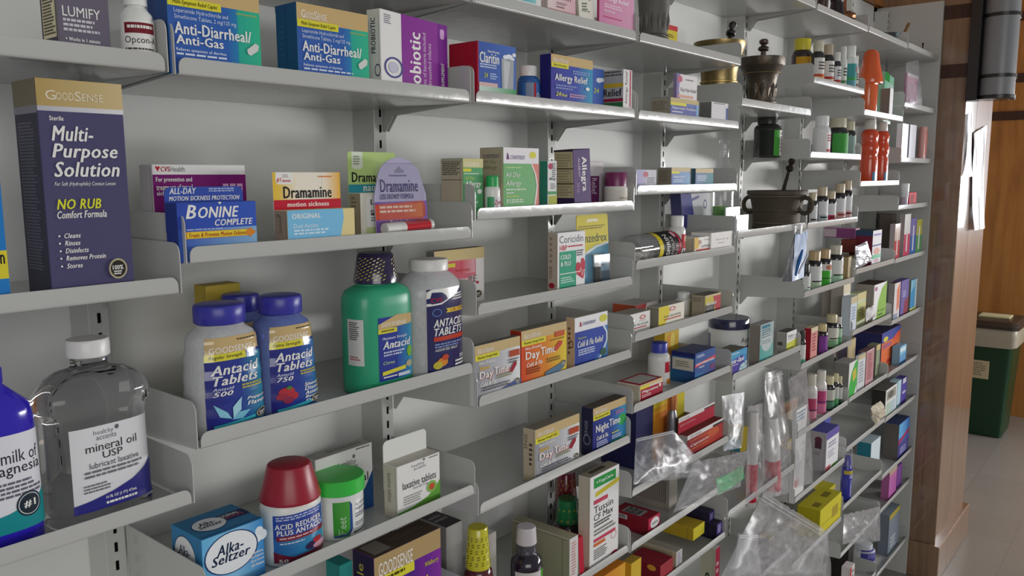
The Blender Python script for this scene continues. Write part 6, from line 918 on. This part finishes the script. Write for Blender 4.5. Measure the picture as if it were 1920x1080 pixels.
carton('purple and maroon carton between orange and blue cartons', 'h5', 1689, 1703, 527, '#6a5a9c', yo=.012, d=.03, front=[('p', [(.4, 1), (.5, .6), (1, .5), (1, 1)], '#8a2a44'), ('l', .2, .3, .5, .2, 3, '#b0a8d0')], name='ointment_carton')
carton('pale blue carton by the end panel', 'h5', 1707, 1718, 526, '#7cb4cc', yo=.012, ub=1702, sidec='#8a8a74', front=[('p', [(0, .4), (.6, .2), (.7, .9), (0, .9)], '#3a8ac0'), ('r', .0, .9, 1, 1, '#c8c45a'), ('r', .85, 0, 1, .9, '#d8d8dc')], name='ointment_carton')
carton('large orange and blue carton with a yellow spot', 'h6', 1652.5, 1687, 626, '#e0703c', yo=.055, ub=1600, sidec='#34366a', topc='#3a3a5c', front=[('g', 0, 0, 1, .28, '#4a54a0', '#3f4a9c'), ('e', .2, .2, .12, .07, '#e0d04a'), ('p', [(.6, .28), (.8, .18), (1, .12), (1, .3), (.6, .4)], '#e05a3c'), ('l', .05, .34, .5, .12, 3, '#5a5aa8'), ('g', .6, .5, 1, .9, '#e0743c', '#d8a884'), ('r', .3, .8, .7, .9, '#b83a2c')], name='nicotine_carton')
carton('small sky blue carton beside the large orange one', 'h6', 1687, 1699, 651, '#8ac0dc', yo=.02, d=.03, front=[('r', 0, .1, .9, .3, '#d8e8f0'), ('p', [(0, .5), (1, .4), (1, 1), (0, 1)], '#6a9ccc')], name='ointment_carton')
carton('white booklet carton with a dark framed picture', 'h7', 1660, 1681, 733, '#dcdad8', yo=.012, ub=1634, sidec='#3c3834', topc='#6a665c', front=[('r', .1, .08, .9, .4, '#9a988c'), ('e', .45, .24, .25, .12, '#66645c'), ('g', .1, .5, .9, .9, '#b0c4a8', '#b4c8d8')], name='first_aid_booklet', cat='booklet')
carton('pale blue slim carton beside the booklet', 'h7', 1682, 1689, 716, '#b4d0dc', yo=.02, d=.03, name='ointment_carton')
carton('violet slim carton by the end panel', 'h7', 1690, 1700, 712, '#5a4aa0', yo=.02, d=.03, front=[('r', .2, .0, .8, .2, '#d0ccd4'), ('r', .2, .5, .8, .6, '#c0b8d8')], name='ointment_carton')
carton('tall blue and magenta carton with a brown side', 'h8', 1684.5, 1704, 797, '#4a6ab8', yo=.012, ub=1656, sidec='#6a6460', topc='#34406a', front=[('g', 0, 0, 1, .4, '#6ab0dc', '#4a7ac8'), ('p', [(0, .46), (1, .3), (1, .4), (0, .56)], '#b0305a'), ('g', 0, .55, 1, 1, '#4a3f84', '#5a5a9c'), ('l', .2, .7, .6, .2, 3, '#a8a8d0')], name='bandage_carton')
carton('pink and tan carton on the low shelf by the end panel', 'h9', 1667, 1681, 882, '#b86aa0', yo=.012, d=.03, front=[('r', 0, 0, 1, .2, '#b49a84'), ('g', 0, .4, 1, .9, '#b86ab0', '#a85a98')], name='bandage_carton')
carton('purple carton beside the pink and tan one', 'h9', 1682, 1691, 876, '#7a4a94', yo=.02, d=.03, name='bandage_carton')
carton('grey blue packet with a yellow strip on the lowest shelf', 'h10', 1666, 1686, 968, '#77808c', yo=.02, d=.04, front=[('r', 0, 0, 1, .12, '#a89a3c'), ('l', .2, .6, .5, .3, 3, '#b4b8bc')], name='bandage_packet', cat='packet')
# --- top shelf: old pharmacy pieces
mortar('dark cone shaped mortar on the top shelf, cut by the top edge', 'f0', 1552, 1588, -22, [(0, 1), (.1, .96), (.5, .7), (.9, .5), (1, .48)], '#3c3638', 'bronze', .02)
mortar('small brown wooden mortar at the start of the top shelf', 'f0', 1532, 1555, -24, [(0, .8), (.1, .85), (.5, .9), (1, 1)], '#6a5040', 'darkwood', .03)
zf = zs('f0'); p = on(1608, 30, 1, .06); t = thing('apothecary_burner', 'copper and brass apothecary burner with a tall stem on the top shelf', 'burner', (bx(5)-.056, .06, zf))
b = MB(); lathe(b, [(0, 1), (.1, 1), (.12, .9), (.3, .8)], .035, 1, 2, .06, '#4a4238', 'bronze', 30); b.build('base', t)
b = MB(); lathe(b, [(.3, .55), (.4, .6), (.6, .3), (1.3, .22), (2.2, .2)], .035, 1, 2, .06, '#8a5236', 'brass', 24); b.build('stem', t)
b = MB(); b.grid([[((.026+dr)*math.cos(a), (.026+dr)*math.sin(a), .032+dz) for a in [2*math.pi*i/24 for i in range(24)]] for dr, dz in ((0, 0), (.01, .004), (.012, .012), (.008, .02), (0, .022))], '#8a5a3c', 'brass'); b.build('drip_tray', t)
b = MB(); b.tube([(.03, 0, .03), (.045, 0, .04), (.05, 0, .06)], .004, '#9a8a7a', 'brass', 10); b.tube([(.05, 0, .056), (.05, 0, .068)], .008, '#4a3028', 'bronze', 12); b.build('spout', t)
p = on(1634, 42, 1, .05); t = thing('wooden_spool', 'small brown wooden spool on the top shelf', 'spool', (p.x, .05, zs('g0'))); b = MB(); lathe(b, [(0, 1), (.15, 1), (.3, .7), (.7, .7), (.85, 1), (1, 1)], .014, 1, 2, .04, '#8a5a3a', 'plastic', 20); b.build('spool', t)
p = on(1653, 46, 1, .07); t = thing('apothecary_jar', 'small dark green jar on the top shelf beside the metal funnel', 'jar', (p.x, .07, zs('g0'))); b = MB(); lathe(b, [(0, .8), (.05, .9), (.6, 1), (.7, .8), (.8, .7), (.82, .9), (1, .85)], .022, 1, 2, .05, '#2c3634', 'gloss', 20); b.build('jar', t)
p = on(1676, 60, 1, .03); t = thing('metal_funnel', 'pale metal funnel standing mouth up on the top shelf', 'funnel', (p.x, .04, zs('g0'))); b = MB(); lathe(b, [(0, .3), (.1, .3), (.3, .32), (.5, .5), (1, 1), (1, .96), (.55, .46)], .036, 1, 2, .045, '#8a98a0', 'steel', 24, cap=False); b.build('cone', t)
b = MB(); b.tube([on(1696, 62, 1, .06), on(1704, 45, 1, .06)], .006, '#8a6a44', 'plastic', 10); o = b.build('wooden_pestle'); o.location = (0, 0, 0); tag(o, 'short wooden pestle propped at the end of the top shelf', 'pestle')
p = on(1730, 82, 1, .05); t = thing('miniature_mortar', 'tiny dark mortar with a thin pestle on the top shelf by the end panel', 'mortar', (p.x, .05, zs('h0'))); b = MB(); lathe(b, [(0, .7), (.1, .8), (.3, .5), (1, 1), (1, .9), (.5, .4)], .024, 1, 2, .028, '#3a2422', 'bronze', 20); b.build('bowl', t); b = MB(); b.tube([(0, 0, .012), (.004, 0, .05), (.006, 0, .066)], [.003, .002, .004], '#3a2422', 'bronze', 8); b.build('pestle', t)
# ------------------------------------------------------------------ column fittings and the far corner
p = on(1874, 100, 1, -.20); rr_ = 29.5/FPX*((p-CAM).dot(_F)); zb_ = on(1866, 186, 0, p.x)[2]; zt_ = 2.98
t = thing('tube_dispenser', 'grey metal tube dispenser with black bands mounted on the timber column', 'dispenser', (p.x, -.20, zb_))
Hh = zt_-zb_; b = MB(); lathe(b, [(.012/Hh, 1), (1, 1)], rr_, 1, 2, Hh, '#85878a', 'plastic', 48); b.build('tube', t)
b = MB(); b.box(-rr_*1.0, rr_*.2, rr_*.95, .2-.103-.001, -.005, Hh, '#2c2a2a', 'plastic', .002); b.build('mount', t)
for v in (31, 144, 183):
    z = on(1866, v, 0, p.x)[2]-zb_; b = MB(); b.grid([[((rr_+dr)*math.cos(2*math.pi*i/40), (rr_+dr)*math.sin(2*math.pi*i/40), z+dz) for i in range(40)] for dr, dz in ((-.001, -.007), (.004, -.006), (.004, .006), (-.001, .007))], '#262626', 'plastic'); b.box(rr_*.72-.006, rr_*.72+.016, -rr_*.72-.012, -rr_*.72+.012, z-.008, z+.008, '#8a8c8e', 'steel', .002); b.build('band', t)
b = MB(); lathe(b, [(0, .9), (.004/Hh, 1.02), (.014/Hh, 1.02)], rr_, 1, 2, Hh, '#222222', 'plastic', 40); b.build('bottom_plate', t)
def sheet(label, cs, seed):
    P = [on(u, v, 1, CY-.003) for u, v in cs]; b = MB(); og = P[0].copy(); n = 10
    b.grid([[P[0].lerp(P[1], i/n).lerp(P[3].lerp(P[2], i/n), j/n)-og+Vector((0, -.004-.006*max(0, noise.noise(Vector((i*.35+seed, j*.35, seed))))-(.012*(j/n)**4), 0)) for i in range(n+1)] for j in range(n+1)], '#eef0f4', 'gloss', closed=False)
    o = b.build('paper_notice'); o.location = og; tag(o, label, 'notice', None); return o
sheet('long white paper notice curling on the timber column', [(1824, 250), (1848, 235), (1838, 428), (1818, 432)], 2)
sheet('narrow white paper notice beside the seam of the timber column', [(1813, 215), (1822, 212), (1816, 330), (1808, 332)], 5)
# bin
bx0, by0 = 5.93, .14; hz = on(1890, 622, 0, bx0)[2]
t = thing('waste_bin', 'tall dark green waste bin with a bag liner standing on the tiles', 'bin', (bx0+.2, by0+.02, 0))
def rrect(hx, hy, r, z): return [(q[0]+sxn*(hx-r), q[1]+syn*(hy-r), z) for (sxn, syn, a0) in ((1, 1, 0), (-1, 1, 90), (-1, -1, 180), (1, -1, 270)) for q in arc(0, 0, r, a0, a0+90, 5)]
b = MB(); b.grid([rrect(.15, .15, .02, .004), rrect(.155, .155, .025, .03), rrect(.19, .19, .03, hz-.02), rrect(.195, .195, .03, hz)], '#123c23', 'plastic', cap0=True); b.build('body', t)
b = MB(); n = 24
rows = []
for dz, g in ((.012, .005), (.0, .01), (-.04, .014), (-.10, .012)):
    r = rrect(.195+g, .195+g, .035, hz+dz); rows.append([(x*(1+.012*noise.noise(Vector((x*22, y*22, dz*9)))), y*(1+.012*noise.noise(Vector((x*22, y*22, dz*9)))), z-(.05*abs(noise.noise(Vector((x*9, y*9, 3)))) if dz < -.05 else 0)) for x, y, z in r])
b.grid(rows, '#a8a290', 'plastic'); b.build('liner', t)
b = MB(); b.grid([rrect(.212, .212, .04, hz+.008), rrect(.214, .214, .04, hz+.03), rrect(.19, .19, .04, hz+.055), rrect(.1, .1, .03, hz+.06)], '#3a342f', 'plastic', cap1=True); b.build('lid', t)
b = MB(); fmb = lambda u, v: (-.188+.0, .12-.24*u, hz-.25-.13*v)
k = (.19-.155)/(hz-.05)
b.box(-.1865, -.18, -.06, .08, hz-.33, hz-.21, '#c4b694', 'card', .001)
deco(b, [('l', .1, .12, .8, .76, 6, '#8a8068')], lambda u, v, o: (-.1868-o, .08-.14*u, hz-.21-.12*v), 'card'); b.build('label_plate', t)
tt = thing('folded_paper', 'yellowish folded paper lying on the waste bin lid', 'paper', (bx0+.2, by0+.0, hz+.0605)); b = MB(); b.box(-.08, .06, -.12, .06, 0, .012, '#cfc89c', 'paper', .002); b.build('paper', tt)
